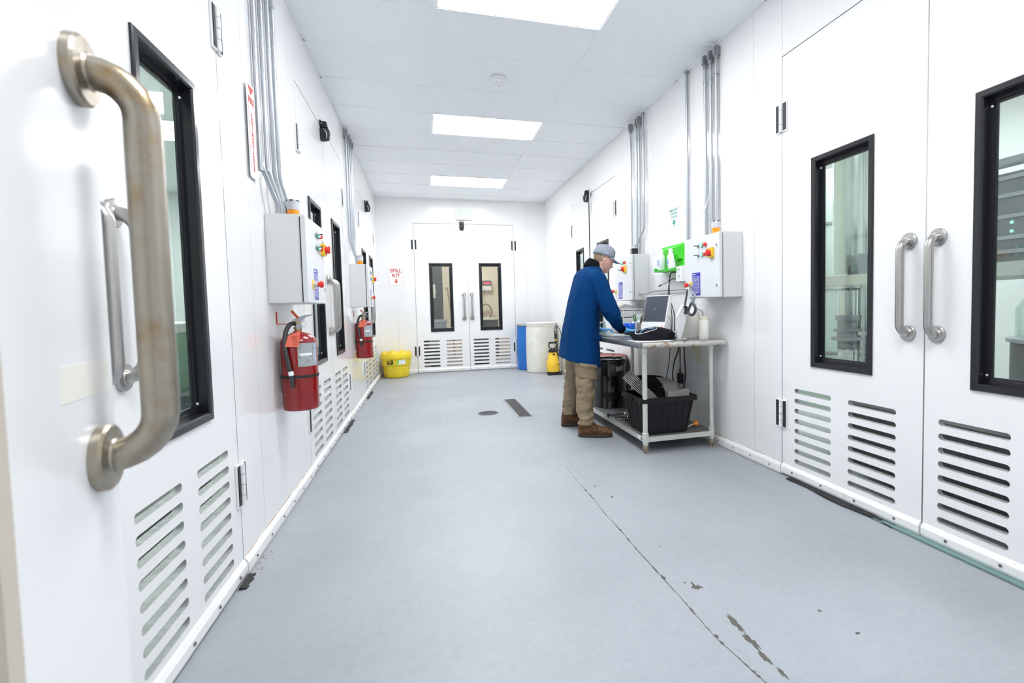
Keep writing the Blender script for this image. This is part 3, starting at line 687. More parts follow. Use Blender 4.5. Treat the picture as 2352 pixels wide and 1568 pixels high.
paper((XR, 4.63, 1.59), .16, .19, 'printed paper sheet between the buzzer box and the eyewash station')
paper((XR, 4.475, 1.585), .14, .20, 'second printed paper sheet right beside the green eyewash holder')
paper((XL + .0, 5.7, 1.75), .1, .14, 'faint paper notice on the left wall before the second box') if False else None
# exit sign
t = empty('exit_sign', (.752, YD, 2.975), 0, 'white exit sign with pale green EXIT letters over the end doors', 'exit sign')
g = G(); g.box((-.15, -.05, -.105), (.15, 0, .105), .006); obj('housing', g, 'exitbox', t)
text('lettering', 'EXIT', .155, 'exitgreen', t, (.01, -.0508, .005), bold=.002, sx=.82)
# smoke detector
t = empty('smoke_detector', (.70, 4.43, ZC - .002), 0, 'round white smoke detector on the ceiling', 'smoke detector')
g = G(); g.lathe([(0, 0), (.066, 0), (.066, -.014), (.062, -.018), (0, -.018)], n=36); obj('base', g, 'white', t)
g = G(); g.lathe([(.0, -.018), (.052, -.018), (.052, -.026), (.061, -.028), (.061, -.034), (.050, -.048), (.030, -.054), (.028, -.050), (0, -.050)], n=36); b = obj('dome', g, 'white', t)
for k in range(6):
    a = k * PI / 3 + .2; g = G(); g.box((-.010, -.002, -.003), (.010, .002, .003)); g.xf(Matrix.Translation((.042 * math.cos(a), .042 * math.sin(a), -.0505)) @ Matrix.Rotation(a + PI / 2, 4, 'Z')); obj('vent', g, 'lensgrey', b)
# tall thin white hook rail on the left wall
t = empty('wall_rail', (XL, 5.60, 2.09), ROT['L'], 'thin white vertical rail on the left wall before the second conduit group', 'rail')
g = G(); g.box((-.012, -.012, -.21), (.012, 0, .21), .002); obj('rail', g, 'white', t)
for z in (-.2, .2): g = G(); g.lathe([(0, -.012), (.006, -.014), (0, -.018)], (0, 0, z), 'y', 8); obj('screw', g, 'galvd', t)

# ------------------------------------------------------------------ eyewash station
t = empty('eyewash_station', (XR, 4.245, 1.625), ROT['R'], 'bright green eyewash holder on the right wall', 'eyewash station')
me = plate(rrect(-.20, .215, -.125, .125, .012), [], .012); obj('back_plate', me, 'greenp', t, (0, -.012, 0))
g = G(); g.rings([[Vector((x, y, z)) for x, y, z in ((-.17, -.012, .11), (.205, -.012, .11), (.205, -.012, -.02), (-.17, -.012, -.02))], [Vector((x, y, z)) for x, y, z in ((-.13, -.075, .085), (.19, -.075, .085), (.19, -.045, -.02), (-.13, -.045, -.02))]]).flat(); obj('upper_hood', g, 'greenp', t)
g = G(); g.box((-.17, -.115, -.122), (.02, -.012, -.105), .004); g.box((.02, -.125, -.135), (.20, -.012, -.110), .004); g.box((-.175, -.115, -.122), (-.168, -.012, -.085)); obj('bottom_shelf', g, 'greenpd', t)
g = G(); g.box((.09, -.08, -.04), (.155, -.03, .02), .006); obj('clip', g, 'greenpd', t)
def wash_bottle(loc, label, tilt):
    t = empty('eyewash_bottle', loc, ROT['R'], label, 'bottle', 'white bottles in the green holder')
    g = G(); g.lathe([(0, 0), (.036, 0), (.038, .005), (.038, .115), (.034, .135), (.018, .150), (.018, .152), (0, .152)], n=24); b = obj('body', g, 'white', t, rot=(0, R(tilt), 0))
    g = G(); g.lathe([(0, .152), (.021, .152), (.021, .185), (.019, .19), (0, .19)], n=20); obj('cap', g, 'paper', b)
    g = G(); g.box((-.022, -.0395, .035), (.012, -.0365, .10)); obj('printed_label', g, mat('pale blue print', (.45, .55, .80), .6, col2=(.8, .84, .9), thr=(.45, .5), noise_scale=90), b)
    g = G(); g.box((-.010, -.0405, .052), (.004, -.0392, .085)); obj('blue_mark', g, mat('blue mark', (.08, .18, .55), .6), b)
    return t
wash_bottle((XR - .082, 4.115, 1.515), 'white eyewash bottle in the middle of the green holder', -8)
wash_bottle((XR - .075, 4.335, 1.522), 'white eyewash bottle at the left end of the green holder', 3)
# outlet adapter and cables
t = empty('socket_adapter', (XR, 4.005, 1.385), ROT['R'], 'white multi socket adapter beside the nearer right control box', 'socket')
g = G(); g.rings([[Vector(p) for p in ((-.07, 0, .0), (.07, 0, .0), (.07, 0, .155), (-.07, 0, .155))], [Vector(p) for p in ((-.055, -.075, .008), (.055, -.075, .008), (.055, -.075, .145), (-.055, -.075, .145))]]).flat(); obj('housing', g, 'white', t)
for z in (.045, .11):
    g = G()
    for dx, dz, hh in ((-.010, .008, .007), (.010, .008, .007), (0, -.010, .004)): g.box((dx - .0018, -.0765, z + dz - hh), (dx + .0018, -.0745, z + dz + hh))
    obj('outlet_slots', g, 'blackm', t)['kind'] = 'stuff'
def cable(name, pts, r, m, label, cat='cable', grp='black cables by the socket'):
    o = Vector(pts[0]); t = empty(name, pts[0], 0, label, cat, grp)
    g = G(); g.tube(smooth_path([Vector(p) - o for p in pts], 8), r, 8); obj('cord', g, m, t); return t
t = cable('power_cable', [(XR - .065, 4.085, 1.49), (XR - .07, 4.15, 1.485), (XR - .06, 4.20, 1.44), (XR - .05, 4.27, 1.40), (XR - .05, 4.36, 1.385), (XR - .05, 4.40, 1.375)], .003, 'blackm', 'short black cable with loose plug end hanging left of the white socket')
g = G(); g.tube([(.01, .31, -.113), (.012, .36, -.122)], .007, 8); obj('plug', g, 'blackm', t)
t = cable('power_cable', [(XR - .06, 4.09, 1.48), (XR - .07, 4.17, 1.47), (XR - .08, 4.18, 1.38), (XR - .10, 4.13, 1.24), (XR - .10, 4.05, 1.08), (XR - .12, 4.02, .93)], .0042, 'blackm', 'thick black cable from the upper socket down behind the monitor')
t = cable('power_cable', [(XR - .06, 4.09, 1.42), (XR - .085, 4.15, 1.41), (XR - .10, 4.16, 1.30), (XR - .11, 4.10, 1.18), (XR - .12, 4.06, 1.05), (XR - .13, 4.05, .93)], .0042, 'blackm', 'thick black cable from the lower socket down behind the monitor')
t = cable('power_cable', [(XR - .07, 4.19, 1.46), (XR - .075, 4.21, 1.30), (XR - .085, 4.20, 1.12), (XR - .095, 4.13, 1.02), (XR - .10, 4.12, .92)], .0022, 'blackm', 'thin black cable hanging right of the monitor')
cz = [([(2.29, 4.25, .84), (2.29, 4.26, .70), (2.285, 4.29, .55), (2.285, 4.34, .42), (2.28, 4.35, .30)], .004, 'leftmost black cable hanging below the table'),
      ([(2.29, 4.08, .84), (2.29, 4.10, .74), (2.285, 4.17, .62), (2.285, 4.20, .48), (2.28, 4.15, .39), (2.26, 4.08, .38)], .006, 'bulging black cable below the table, second from the left'),
      ([(2.29, 3.99, .84), (2.29, 3.985, .70), (2.285, 3.96, .58), (2.285, 3.965, .50), (2.285, 4.01, .36)], .006, 'rightmost black cable hanging below the table')]
for p_, r_, lb in cz: cable('hanging_cable', p_, r_, 'blackm', lb, 'cable', 'black cables below the table')
t = empty('power_adapter', (2.285, 4.055, .44), 0, 'black power brick hanging on its cord below the table', 'power adapter')
g = G(); g.box((-.018, -.032, 0), (.018, .032, .095), .005); obj('brick', g, 'blackm', t)
g = G(); g.tube([(0, 0, .40), (0, 0, .15), (0, 0, .10)], [.005, .005, .013], 8); obj('cord', g, 'blackm', t)
g = G(); g.tube([(0, .01, 0), (-.005, .03, -.03), (-.02, .08, -.05)], .003, 6); obj('lead', g, 'blackm', t)

# ------------------------------------------------------------------ steel work table
TZ = .892; TX0, TX1, TY0, TY1 = 1.557, 2.322, 3.357, 5.17
t = empty('work_table', (0, 0, 0), 0, 'worn stainless steel work table against the right wall', 'table')
g = G(); g.box((TX0 + .018, TY0 + .018, TZ - .012), (TX1 - .018, TY1 - .018, TZ)); top = obj('tabletop', g, 'tabletop', t)
for nme, a, b in (('x', (TX0 + .022, TY0 + .022), (TX1 - .020, TY0 + .022)), ('y', (TX0 + .022, TY0 + .022), (TX0 + .022, TY1 - .022)), ('y', (TX1 - .022, TY0 + .03), (TX1 - .022, TY1 - .022)), ('x', (TX0 + .022, TY1 - .022), (TX1 - .022, TY1 - .022))):
    g = G(); g.tube([(a[0], a[1], TZ - .0225), (b[0], b[1], TZ - .0225)], .0222, 18); obj('rolled_edge', g, 'tableedge' if nme == 'x' else 'tabletop', top)  # side edges take the darker sheet to paint in the coat's dark reflection
for lx, ly in ((1.649, 3.482), (2.243, 3.482), (1.649, 5.05), (2.243, 5.05)):
    g = G(); g.tube([(lx, ly, .055), (lx, ly, TZ - .04)], .0205, 20); l = obj('leg', g, 'leg', t)
    g = G(); g.lathe([(0, TZ - .045), (.027, TZ - .045), (.027, TZ - .085), (.0215, TZ - .09)], (lx, ly, 0), 'z', 20); obj('socket', g, 'leg', l)
    g = G(); g.lathe([(.0215, .170), (.0265, .166), (.0265, .088), (.0215, .083)], (lx, ly, 0), 'z', 20); obj('shelf_collar', g, 'leg', l)
    g = G(); g.lathe([(0, 0), (.012, 0), (.014, .012), (.011, .016), (.017, .022), (.022, .045), (.0235, .070), (0, .070)], (lx, ly, 0), 'z', 18); obj('bullet_foot', g, 'foot', l)
SZ = .135
g = G(); g.box((1.632, 3.466, SZ - .003), (2.262, 5.066, SZ)); sh = obj('undershelf', g, 'shelf', t)
for a, b in (((1.632, 3.463), (2.262, 3.467)), ((1.629, 3.463), (1.633, 5.069)), ((2.259, 3.463), (2.263, 5.069)), ((1.632, 5.065), (2.262, 5.069))):
    g = G(); g.box((a[0], a[1], SZ - .040), (b[0], b[1], SZ + .0005)); obj('shelf_rim', g, 'leg', sh)
g = G(); g.box((1.6275, 3.50, SZ - .034), (1.629, 3.58, SZ - .006)); st = obj('sticker', g, 'paper', sh)
g = G(); g.box((1.627, 3.505, SZ - .030), (1.6276, 3.525, SZ - .010)); obj('sticker_mark', g, 'blackm', st)
# wall stain below the table
g = G(); random.seed(4)
def blob(cy, cz, ry, rz, seed, n=22):
    rd = random.Random(seed); return [(XR - .0008, cy + ry * math.cos(2 * PI * k / n) * rd.uniform(.7, 1.15), cz + rz * math.sin(2 * PI * k / n) * rd.uniform(.65, 1.15)) for k in range(n)]
rd = random.Random(2)
for cy, cz, ry, rz in ((3.93, .835, .16, .030), (3.86, .770, .085, .050), (3.81, .715, .045, .065)):
    P = [(XR - .0008, cy + ry * math.cos(2 * PI * k / 26) * (1 + .10 * math.sin(5 * k)), cz + rz * math.sin(2 * PI * k / 26) * (1 + .12 * math.sin(3.3 * k + 1))) for k in range(26)]
    P = [(p_[0] - .0008 * abs(cz - .9) * 10, p_[1], p_[2]) for p_ in P]; g = G(); wst = obj('dried_stain', g.poly(P, .0004, (-1, 0, 0)), 'stainb', wr); wst.matrix_parent_inverse = wr.matrix_basis.inverted()

# ---- tote with filter pads
def roundbox_rings(x0, x1, y0, y1, r, n=4): return [(x, y) for x, y in rrect(x0, x1, y0, y1, r, n)]
t = empty('storage_tote', (1.855, 3.68, SZ + .001), 0, 'black plastic tote full of grey pads on the table undershelf', 'tote')
def tring(x0, x1, y0, y1, r, z): return [Vector((x, y, z)) for x, y in roundbox_rings(x0, x1, y0, y1, r)]
bx0, bx1, by0, by1 = -.185, .185, -.165, .150; tx0, tx1, ty0, ty1 = -.225, .245, -.20, .20; H_ = .298
g = G(); g.rings([tring(bx0, bx1, by0, by1, .03, 0), tring(tx0, tx1, ty0, ty1, .035, H_), tring(tx0 + .006, tx1 - .006, ty0 + .006, ty1 - .006, .03, H_), tring(bx0 + .006, bx1 - .006, by0 + .006, by1 - .006, .026, .006)], cap=True); obj('bin_body', g, 'tote', t)
g = G(); e = .022; g.rings([tring(tx0, tx1, ty0, ty1, .035, H_ - .032), tring(tx0 - e, tx1 + e, ty0 - e, ty1 + e, .05, H_ - .032), tring(tx0 - e, tx1 + e, ty0 - e, ty1 + e, .05, H_), tring(tx0 - e + .006, tx1 + e - .006, ty0 - e + .006, ty1 + e - .006, .05, H_ + .006), tring(tx0 + .004, tx1 - .004, ty0 + .004, ty1 - .004, .035, H_ + .006)], cap=False, close=True); rm = obj('rim', g, 'tote', t)
for k in range(7):
    u = -.155 + k * .055
    g = G(); a0 = Vector((u, by0 - .002 + .002, .01)); b0 = Vector((u * 1.22 + .005, ty0 + .004, H_ - .036)); g.tube([a0, b0], .006, 6); obj('rib', g, 'tote', t)
for k in range(4):
    v = -.12 + k * .08; g = G(); g.tube([(bx0, v, .01), (tx0 + .004, v * 1.2, H_ - .036)], .006, 6); obj('rib', g, 'tote', t)
g = G(); g.box((tx0 - e - .012, -.07, H_ - .03), (tx0 - e, .07, H_ - .004), .004); obj('grip_handle', g, 'tote', t)
def pad(name, pts, width_vec, th, label, group='grey filter pads in the tote'):
    o = Vector(pts[0]); t = tag(bpy.data.objects.new('x', None)) if False else None
    P = smooth_path([Vector(p) - o for p in pts], 5); w_ = Vector(width_vec); g = G(); rs = []
    for i, p in enumerate(P):
        d = (P[min(i + 1, len(P) - 1)] - P[max(i - 1, 0)]).normalized(); nn = d.cross(w_).normalized() * th
        rs.append([p, p + w_, p + w_ + nn, p + nn])
    g.rings(rs).flat(); ob = obj(name, g, 'pad', None, o); return tag(ob, label, 'filter pad', group)
bx, by, bz = 1.855, 3.68, SZ + H_ - .008
pn = ['leftmost curved grey pad of the fan in the tote', 'second curved grey pad from the left in the tote', 'third curved grey pad from the left in the tote', 'fourth curved grey pad of the fan in the tote', 'fifth curved grey pad of the fan in the tote', 'sixth curved grey pad of the fan in the tote', 'rightmost curved grey pad of the fan in the tote']
for k in range(7):
    q = .0078 * k
    pad('filter_pad', [(bx - .10 + q * 1.4, by - .17, bz - .10), (bx - .155 + q * 1.5, by - .165, bz + .01 + q * .1), (bx - .235 + q * 1.6, by - .16 + q * .5, bz + .060 + q * .8), (bx - .30 + q * 1.5, by - .15 + q * .5, bz + .125 + q * 1.2)], (.06, .31, .015), .0074, pn[k])
pad('filter_pad', [(bx - .02, by - .155, bz - .12), (bx + .02, by - .12, bz - .02), (bx + .05, by - .02, bz + .075), (bx + .045, by + .10, bz + .135)], (.13, -.01, -.02), .007, 'broad grey pad leaning back in the middle of the tote')
t = tag(obj('filter_block', G().box((-.098, -.02, 0), (.098, .02, .080)), 'pad', None, (bx + .105, by - .165, bz - .020), (R(-8), R(-3), R(4))), 'upright grey foam block at the right front of the tote', 'filter pad', 'grey filter pads in the tote')
t = tag(obj('filter_block', G().box((-.15, -.12, -.08), (.15, .11, .0)), 'pad', None, (bx + .01, by + .01, bz - .135)), 'flat grey pad stack lying low inside the tote', 'filter pad')
# bucket behind the tote
t = empty('bucket', (2.035, 4.22, SZ), 0, 'dark open bucket standing behind the tote on the undershelf', 'bucket')
g = G(); g.lathe([(0, 0), (.118, 0), (.140, .345), (.147, .345), (.147, .356), (.136, .356), (.114, .008), (0, .008)], n=40); obj('pail', g, 'tote', t)
g = G(); g.lathe([(.143, .300), (.150, .302), (.150, .312), (.143, .314)], n=40); obj('rib', g, 'tote', t)
# metal fittings on the shelf
for i, (x, y, a, L, lb) in enumerate(((1.70, 4.20, 4, .17, 'bright steel pipe fitting lying on the undershelf, farthest of three'), (1.69, 4.08, -8, .13, 'steel clamp fitting lying in the middle on the undershelf'), (1.74, 3.98, 18, .15, 'dull steel bar fitting nearest the tote on the undershelf'))):
    t = empty('pipe_fitting', (x, y, SZ + .022), R(a), lb, 'pipe fitting', 'loose steel fittings on the undershelf')
    g = G(); g.lathe([(0, -L / 2), (.012, -L / 2), (.012, L / 2), (0, L / 2)], (0, 0, 0), 'x', 16); obj('tube', g, 'ssteel', t)
    for q in (-1, 1): g = G(); g.lathe([(.010, q * L / 2 - .006), (.021, q * L / 2 - .006), (.021, q * L / 2 + .006), (.010, q * L / 2 + .006)], (0, 0, 0), 'x', 18); obj('collar', g, 'ssteel', t)
t = empty('metal_tray', (1.80, 3.93, SZ + .001), R(5), 'dull grey metal tray lying on the undershelf left of the tote', 'tray')
g = G(); g.box((-.13, -.035, 0), (.05, .11, .004)); obj('base', g, 'shelf', t)
for a, b in (((-.13, -.037), (.05, -.033)), ((-.13, .108), (.05, .112))): g = G(); g.box((a[0], a[1], 0), (b[0], b[1], .014)); obj('rim', g, 'shelf', t)
t = empty('funnel', (2.135, 3.60, SZ), 0, 'small orange funnel at the right end of the undershelf', 'funnel')
rt = Matrix.Rotation(R(78), 3, 'Y'); g = G(); g.lathe([(.006, 0), (.008, .012), (.028, .04), (.029, .044), (.026, .044), (.005, .012)], (.0, 0, .030), 'z', 20, rt); obj('cone', g, mat('orange plastic', (.80, .26, .03), .4), t)
g = G(); g.tube([(0, 0, .030), (-.045, -.01, .020)], .005, 8); obj('spout', g, 'paper', t)

# ---- drums
def ribbed_drum(name, loc, r, h, m, lidm, label, cat='drum', grp=None, steelrim=True, swages=(.36, .68)):
    t = empty(name, loc, 0, label, cat, grp)
    prof = [(0, .01), (r - .012, .01), (r - .01, 0), (r, 0), (r, .012), (r - .004, .02)]
    for s_ in swages: prof += [(r - .004, h * s_ - .02), (r + .005, h * s_ - .006), (r + .005, h * s_ + .006), (r - .004, h * s_ + .02)]
    prof += [(r - .004, h - .03), (0, h - .03)]
    g = G(); g.lathe(prof, n=48); obj('shell', g, m, t)
    g = G(); g.lathe([(r - .004, h - .045), (r + .008, h - .042), (r + .011, h - .03), (r + .008, h - .012), (r + .002, h - .004), (r - .006, h - .006), (r - .012, h - .018), (0, h - .018)], n=48); l = obj('lid', g, lidm, t)
    for a in (40, 215): g = G(); g.lathe([(0, 0), (.022, 0), (.022, .010), (.016, .012), (0, .012)], ((r - .06) * math.cos(R(a)), (r - .06) * math.sin(R(a)), h - .018), 'z', 16); obj('bung', g, lidm, l)
    return t
t = ribbed_drum('steel_drum', (1.84, 4.745, SZ + .001), .175, .50, 'drumk', 'drumk', 'black steel drum on the undershelf behind the trousers', swages=(.33, .66))
g = G(); g.poly([(.1768 * math.cos(R(a)), .1768 * math.sin(R(a)), .37) for a in ()], 0, (0, 0, 1)) if False else None
def curved_label(par, r, a0, a1, z0, z1, m, name):
    g = G(); n = 8; A = [R(a0 + (a1 - a0) * k / n) for k in range(n + 1)]
    lo = [g.bm.verts.new((r * math.cos(a), r * math.sin(a), z0 + .008 * k / n)) for k, a in enumerate(A)]; hi = [g.bm.verts.new((r * math.cos(a), r * math.sin(a), z1 + .008 * k / n)) for k, a in enumerate(A)]
    for k in range(n): g.bm.faces.new((lo[k], lo[k + 1], hi[k + 1], hi[k]))
    return obj(name, g, m, par, smooth=True)
curved_label(t, .1755, -88, -55, .375, .425, mat('faded label', (.55, .54, .44), .7, col2=(.12, .12, .10), thr=(.42, .47), noise_scale=110), 'paper_label')
ribbed_drum('steel_drum', (2.083, 5.46, 0), .235, .595, 'drumr', mat('red lid with painted reflection', (.30, .10, .11), .5), 'dark red steel drum on the floor beyond the table')  # paler pinkish lid colour paints in the reflection along the rim
t = empty('plastic_drum', (2.04, 8.69, 0), 0, 'cream white plastic drum at the far right corner', 'drum')
r = .282; g = G(); g.lathe([(0, 0), (r - .03, 0), (r - .012, .012), (r - .006, .05), (r, .30), (r, .60), (r - .008, .80), (r - .012, .86), (r - .002, .875), (r - .002, .905), (r - .018, .912), (r - .03, .895), (0, .895)], n=56); obj('shell', g, 'drumw', t)
for a in (30, 200): g = G(); g.lathe([(0, 0), (.035, 0), (.035, .012), (0, .012)], (.19 * math.cos(R(a)), .19 * math.sin(R(a)), .895), 'z', 18); obj('bung', g, 'drumw', t)
t = empty('plastic_drum', (1.872, 9.155, 0), 0, 'blue plastic drum half hidden behind the cream drum', 'drum')
r = .203; g = G(); g.lathe([(0, 0), (r - .02, 0), (r - .006, .012), (r - .004, .25), (r, .30), (r, .55), (r - .004, .60), (r - .008, .80), (r - .012, .84), (0, .84)], n=48); obj('shell', g, 'drumb', t)
g = G(); g.lathe([(r - .01, .835), (r + .003, .838), (r + .004, .868), (r - .012, .872), (r - .02, .855), (0, .855)], n=48); obj('clamp_ring', g, 'galv', t)

# ---- yellow spill bin
t = empty('spill_bin', (-.545, 9.085, 0), 0, 'yellow spill kit drum with lid in the far left corner', 'bin')
g = G(); n = 56; rs = []
for z, r, am in ((0, .185, 0), (.012, .205, .0), (.02, .208, .006), (.15, .218, .007), (.215, .224, .007), (.24, .226, 0)): rs.append([Vector(((r + am * (1 if (k // 4) % 2 else 0)) * math.cos(2 * PI * k / n), (r + am * (1 if (k // 4) % 2 else 0)) * math.sin(2 * PI * k / n), z)) for k in range(n)])
g.rings(rs); obj('tub', g, 'binyel', t)
g = G(); g.lathe([(.226, .215), (.243, .222), (.249, .235), (.252, .345), (.226, .35)], n=56); obj('upper_band', g, 'binyel', t)
g = G(); g.lathe([(.25, .335), (.268, .338), (.272, .352), (.272, .385), (.266, .410), (.262, .425), (.240, .440), (0, .445)], n=56); l = obj('lid', g, 'binyel', t)
for k in range(8):
    a = R(20 + 45 * k); g = G(); g.box((-.045, -.02, -.012), (.045, .02, .018), .006); g.xf(Matrix.Translation((.225 * math.cos(a), .225 * math.sin(a), .440)) @ Matrix.Rotation(a + PI / 2, 4, 'Z')); obj('lid_lug', g, 'binyel', l)
a = curved_label(t, .2515, -124, -100, .238, .312, 'blackm', 'black_label')
for s_, z in (('SPILL', .293), ('KIT', .257)):
    x = -.2525 * math.cos(R(68)) ; tx = text('lettering', s_, .034, 'spryel', a, (.2530 * math.cos(R(-112)), .2530 * math.sin(R(-112)), z + .002), (PI / 2, 0, R(-22)), bold=.0012, sx=.92)
a = curved_label(t, .2515, -84, -50, .240, .318, 'paper', 'white_label'); curved_label(t, .2522, -84, -77, .240, .318, mat('lime print', (.25, .65, .05), .6), 'green_band')
curved_label(t, .2522, -72, -60, .256, .262, 'ink', 'print_line'); curved_label(t, .2522, -72, -55, .298, .302, 'ink', 'print_line')

# ---- pump sprayer
t = empty('pump_sprayer', (2.13, 8.20, 0), 0, 'yellow pump sprayer with black handle beside the cream drum', 'sprayer')
g = G(); g.lathe([(0, 0), (.105, 0), (.112, .012), (.112, .05), (.10, .06)], n=32); g.box((.05, -.13, 0), (.13, -.02, .035), .008); g.box((-.12, -.115, 0), (-.04, -.03, .03), .008); obj('base', g, 'blackm', t)
g = G(); g.lathe([(.0, .05), (.108, .055), (.114, .07), (.114, .19), (.108, .215), (.085, .30), (.070, .375), (.068, .395), (0, .40)], n=36); tk = obj('tank', g, 'spryel', t)
g = G(); g.lathe([(0, 0), (.018, 0), (.018, .008), (0, .008)], (-.005, -.082, .36), 'y', 16); obj('valve', g, 'blackm', tk)
g = G(); g.box((.045, -.113, .165), (.09, -.085, .21)); obj('sticker', g, mat('brown sticker', (.45, .28, .05), .6), tk)
g = G(); g.lathe([(.0, .395), (.078, .395), (.080, .43), (.06, .445), (0, .445)], n=32); g.box((.06, -.012, .425), (.12, .012, .437), .003); obj('collar', g, 'blackm', t)
g = G(); g.tube(smooth_path([(-.065, 0, .555), (-.07, 0, .50), (-.045, 0, .465), (0, 0, .455), (.045, 0, .465), (.07, 0, .50), (.065, 0, .555)]), .011, 10); g.box((-.073, -.016, .545), (.073, .016, .575), .007); obj('pump_handle', g, 'blackm', t)
g = G(); g.tube([(0, 0, .44), (0, 0, .46)], .012, 10); obj('pump_rod', g, 'galv', t)
g = G(); g.tube(smooth_path([(.07, 0, .40), (.10, .02, .30), (.115, .02, .10), (.14, 0, .03), (.16, .01, .12), (.165, .02, .50), (.16, .02, .72), (.10, .0, .84), (.055, -.005, .84), (.04, -.005, .80), (.042, -.005, .75)]), .0065, 8); obj('hose', g, 'hose', t)
g = G(); g.tube([(.042, -.005, .76), (.055, -.005, .585)], [.015, .018], 10); g.box((.05, -.015, .63), (.075, .01, .72), .005); gr = obj('trigger_grip', g, 'blackm', t)
for z in (.735, .62): g = G(); g.tube([(.045 + (.735 - z) * .08, -.005, z), (.047 + (.735 - z) * .08, -.005, z - .022 if z < .7 else z - .01)], .021, 12); obj('yellow_ring', g, 'spryel', gr)
g = G(); g.tube([(.055, -.005, .585), (.072, -.005, .545), (.09, 0, .44), (.11, .01, .06)], [.012, .008, .005, .005], 8); obj('wand', g, 'hose', t)

# ---- drains
t = empty('floor_drain', (.638, 5.43, .0005), 0, 'round dark grated floor drain cover', 'drain')
g = G(); g.rings([[Vector((r_ * math.cos(2 * PI * k / 40), r_ * math.sin(2 * PI * k / 40), z_)) for k in range(40)] for r_, z_ in ((.108, 0), (.122, 0), (.122, .003), (.108, .004))], cap=False, close=True); obj('ring', g, 'galvd', t)
g = G(); g.lathe([(0, 0), (.108, 0), (.108, .001), (0, .001)], n=40); obj('pit', g, 'blackm', t)
g = G(); rr = .106
for k in range(-6, 7):
    y = k * .0165; L = math.sqrt(max(rr * rr - y * y, 0)); g.box((-L, y - .0028, .0015), (L, y + .0028, .0035)); g.box((y - .0022, -L, .0015), (y + .0022, L, .0032))
obj('grating', g, mat('dark cast grating', (.13, .135, .14), .6, .3), t)['kind'] = 'stuff'
t = empty('floor_grate', (1.005, 5.635, .0005), 0, 'long narrow rectangular metal grate set in the floor', 'drain')
W_, L_ = .075, .53; M['slatm'] = mat('worn dark slat', (.22, .21, .21), .6, .4, noise_amt=.5, noise_scale=40)
for a in (-1, 1): g = G(); g.box((a * W_ - .009, -L_, 0), (a * W_ + .009, L_, .004)); obj('frame_bar', g, 'galv', t)
for a in (-1, 1): g = G(); g.box((-W_, a * L_ - .008, 0), (W_, a * L_ + .008, .004)); obj('frame_end', g, 'galvd', t)
g = G(); g.box((-W_, -L_, 0), (W_, L_, .001)); obj('pit', g, 'blackm', t)
for k in range(26):
    y = -L_ + .02 + k * (2 * L_ - .04) / 25; g = G(); g.box((-W_ + .009, y - .006, .0012), (W_ - .009, y + .005, .0034)); obj('slat', g, M['slatm'], t)

# ---- floor crack and chips
pts = [(.955, 3.36), (.95, 3.05), (.952, 2.75), (.943, 2.53), (.948, 2.3), (.944, 2.1), (.947, 1.857), (.950, 1.66), (.948, 1.464), (.965, 1.33), (.979, 1.23), (.985, 1.05), (.98, .8)]
rd = random.Random(11)
for i in range(len(pts) - 1):
    a, b = Vector((*pts[i], 0)), Vector((*pts[i + 1], 0)); n = 10; up, lo = [], []
    for k in range(n + 1):
        p = a.lerp(b, k / n); w_ = (rd.uniform(.0006, .0020) if rd.random() < .8 else rd.uniform(.002, .0055)) if i not in (0,) else rd.uniform(.0003, .001)
        jit = rd.uniform(-.0015, .0015); up.append((p.x + w_ + jit, p.y, .0004)); lo.append((p.x - w_ + jit, p.y, .0004))
    g = G(); g.poly(up + lo[::-1], .0006, (0, 0, 1)); obj('crack', g, 'crack', flo)
for cx, cy, rx, ry, sd in ((1.062, 1.50, .014, .07, 1), (1.055, 1.40, .013, .055, 2), (1.048, 1.325, .012, .035, 3), (1.055, 1.25, .008, .03, 7), (1.052, 1.745, .024, .018, 4), (1.046, 1.77, .006, .022, 5), (.953, 1.85, .008, .02, 6), (1.02, 1.79, .005, .006, 8), (1.06, 2.1, .003, .008, 9), (.955, 1.46, .009, .011, 12), (1.44, 1.33, .012, .006, 13), (1.41, 1.47, .008, .008, 14), (1.07, 2.75, .005, .02, 15), (1.03, 2.95, .004, .02, 16), (.54, .98, .004, .004, 17), (1.065, 1.19, .010, .018, 18)):
    rd = random.Random(sd); n = 18; P = [(cx + rx * math.cos(2 * PI * k / n) * rd.uniform(.45, 1.2), cy + ry * math.sin(2 * PI * k / n) * rd.uniform(.45, 1.2), .0003) for k in range(n)]
    g = G(); g.poly(P, .0008, (0, 0, 1)); obj('paint_chip', g, 'chip', flo)
# debris along the right wall and by the left door
deb = mat('crumbs', (.55, .42, .28), .9, noise_amt=.6, noise_scale=300)
for i, (cx, cy, sx_, sy_, nn, sd, lb) in enumerate(((2.275, 3.35, .025, .40, 70, 3, 'rust crumbs and grit along the right wall near the table leg'), (XL + .036, 2.52, .02, .13, 26, 5, 'brown grit beside the nearer left door edge'), (XL + .03, 6.86, .02, .08, 20, 6, 'dark grit at the foot of the farthest left door'))):
    rd = random.Random(sd); g = G()
    for k in range(nn):
        x, y = cx + rd.gauss(0, sx_ * .5), cy + rd.uniform(-sy_, sy_); s_ = rd.uniform(.001, .0032)
        if XL + .024 < x < XR - .024: g.box((x - s_, y - s_, 0), (x + s_, y + s_ * .7, s_ * .8))
    tag(obj('floor_debris', g, deb), lb, 'debris', None, 'stuff')
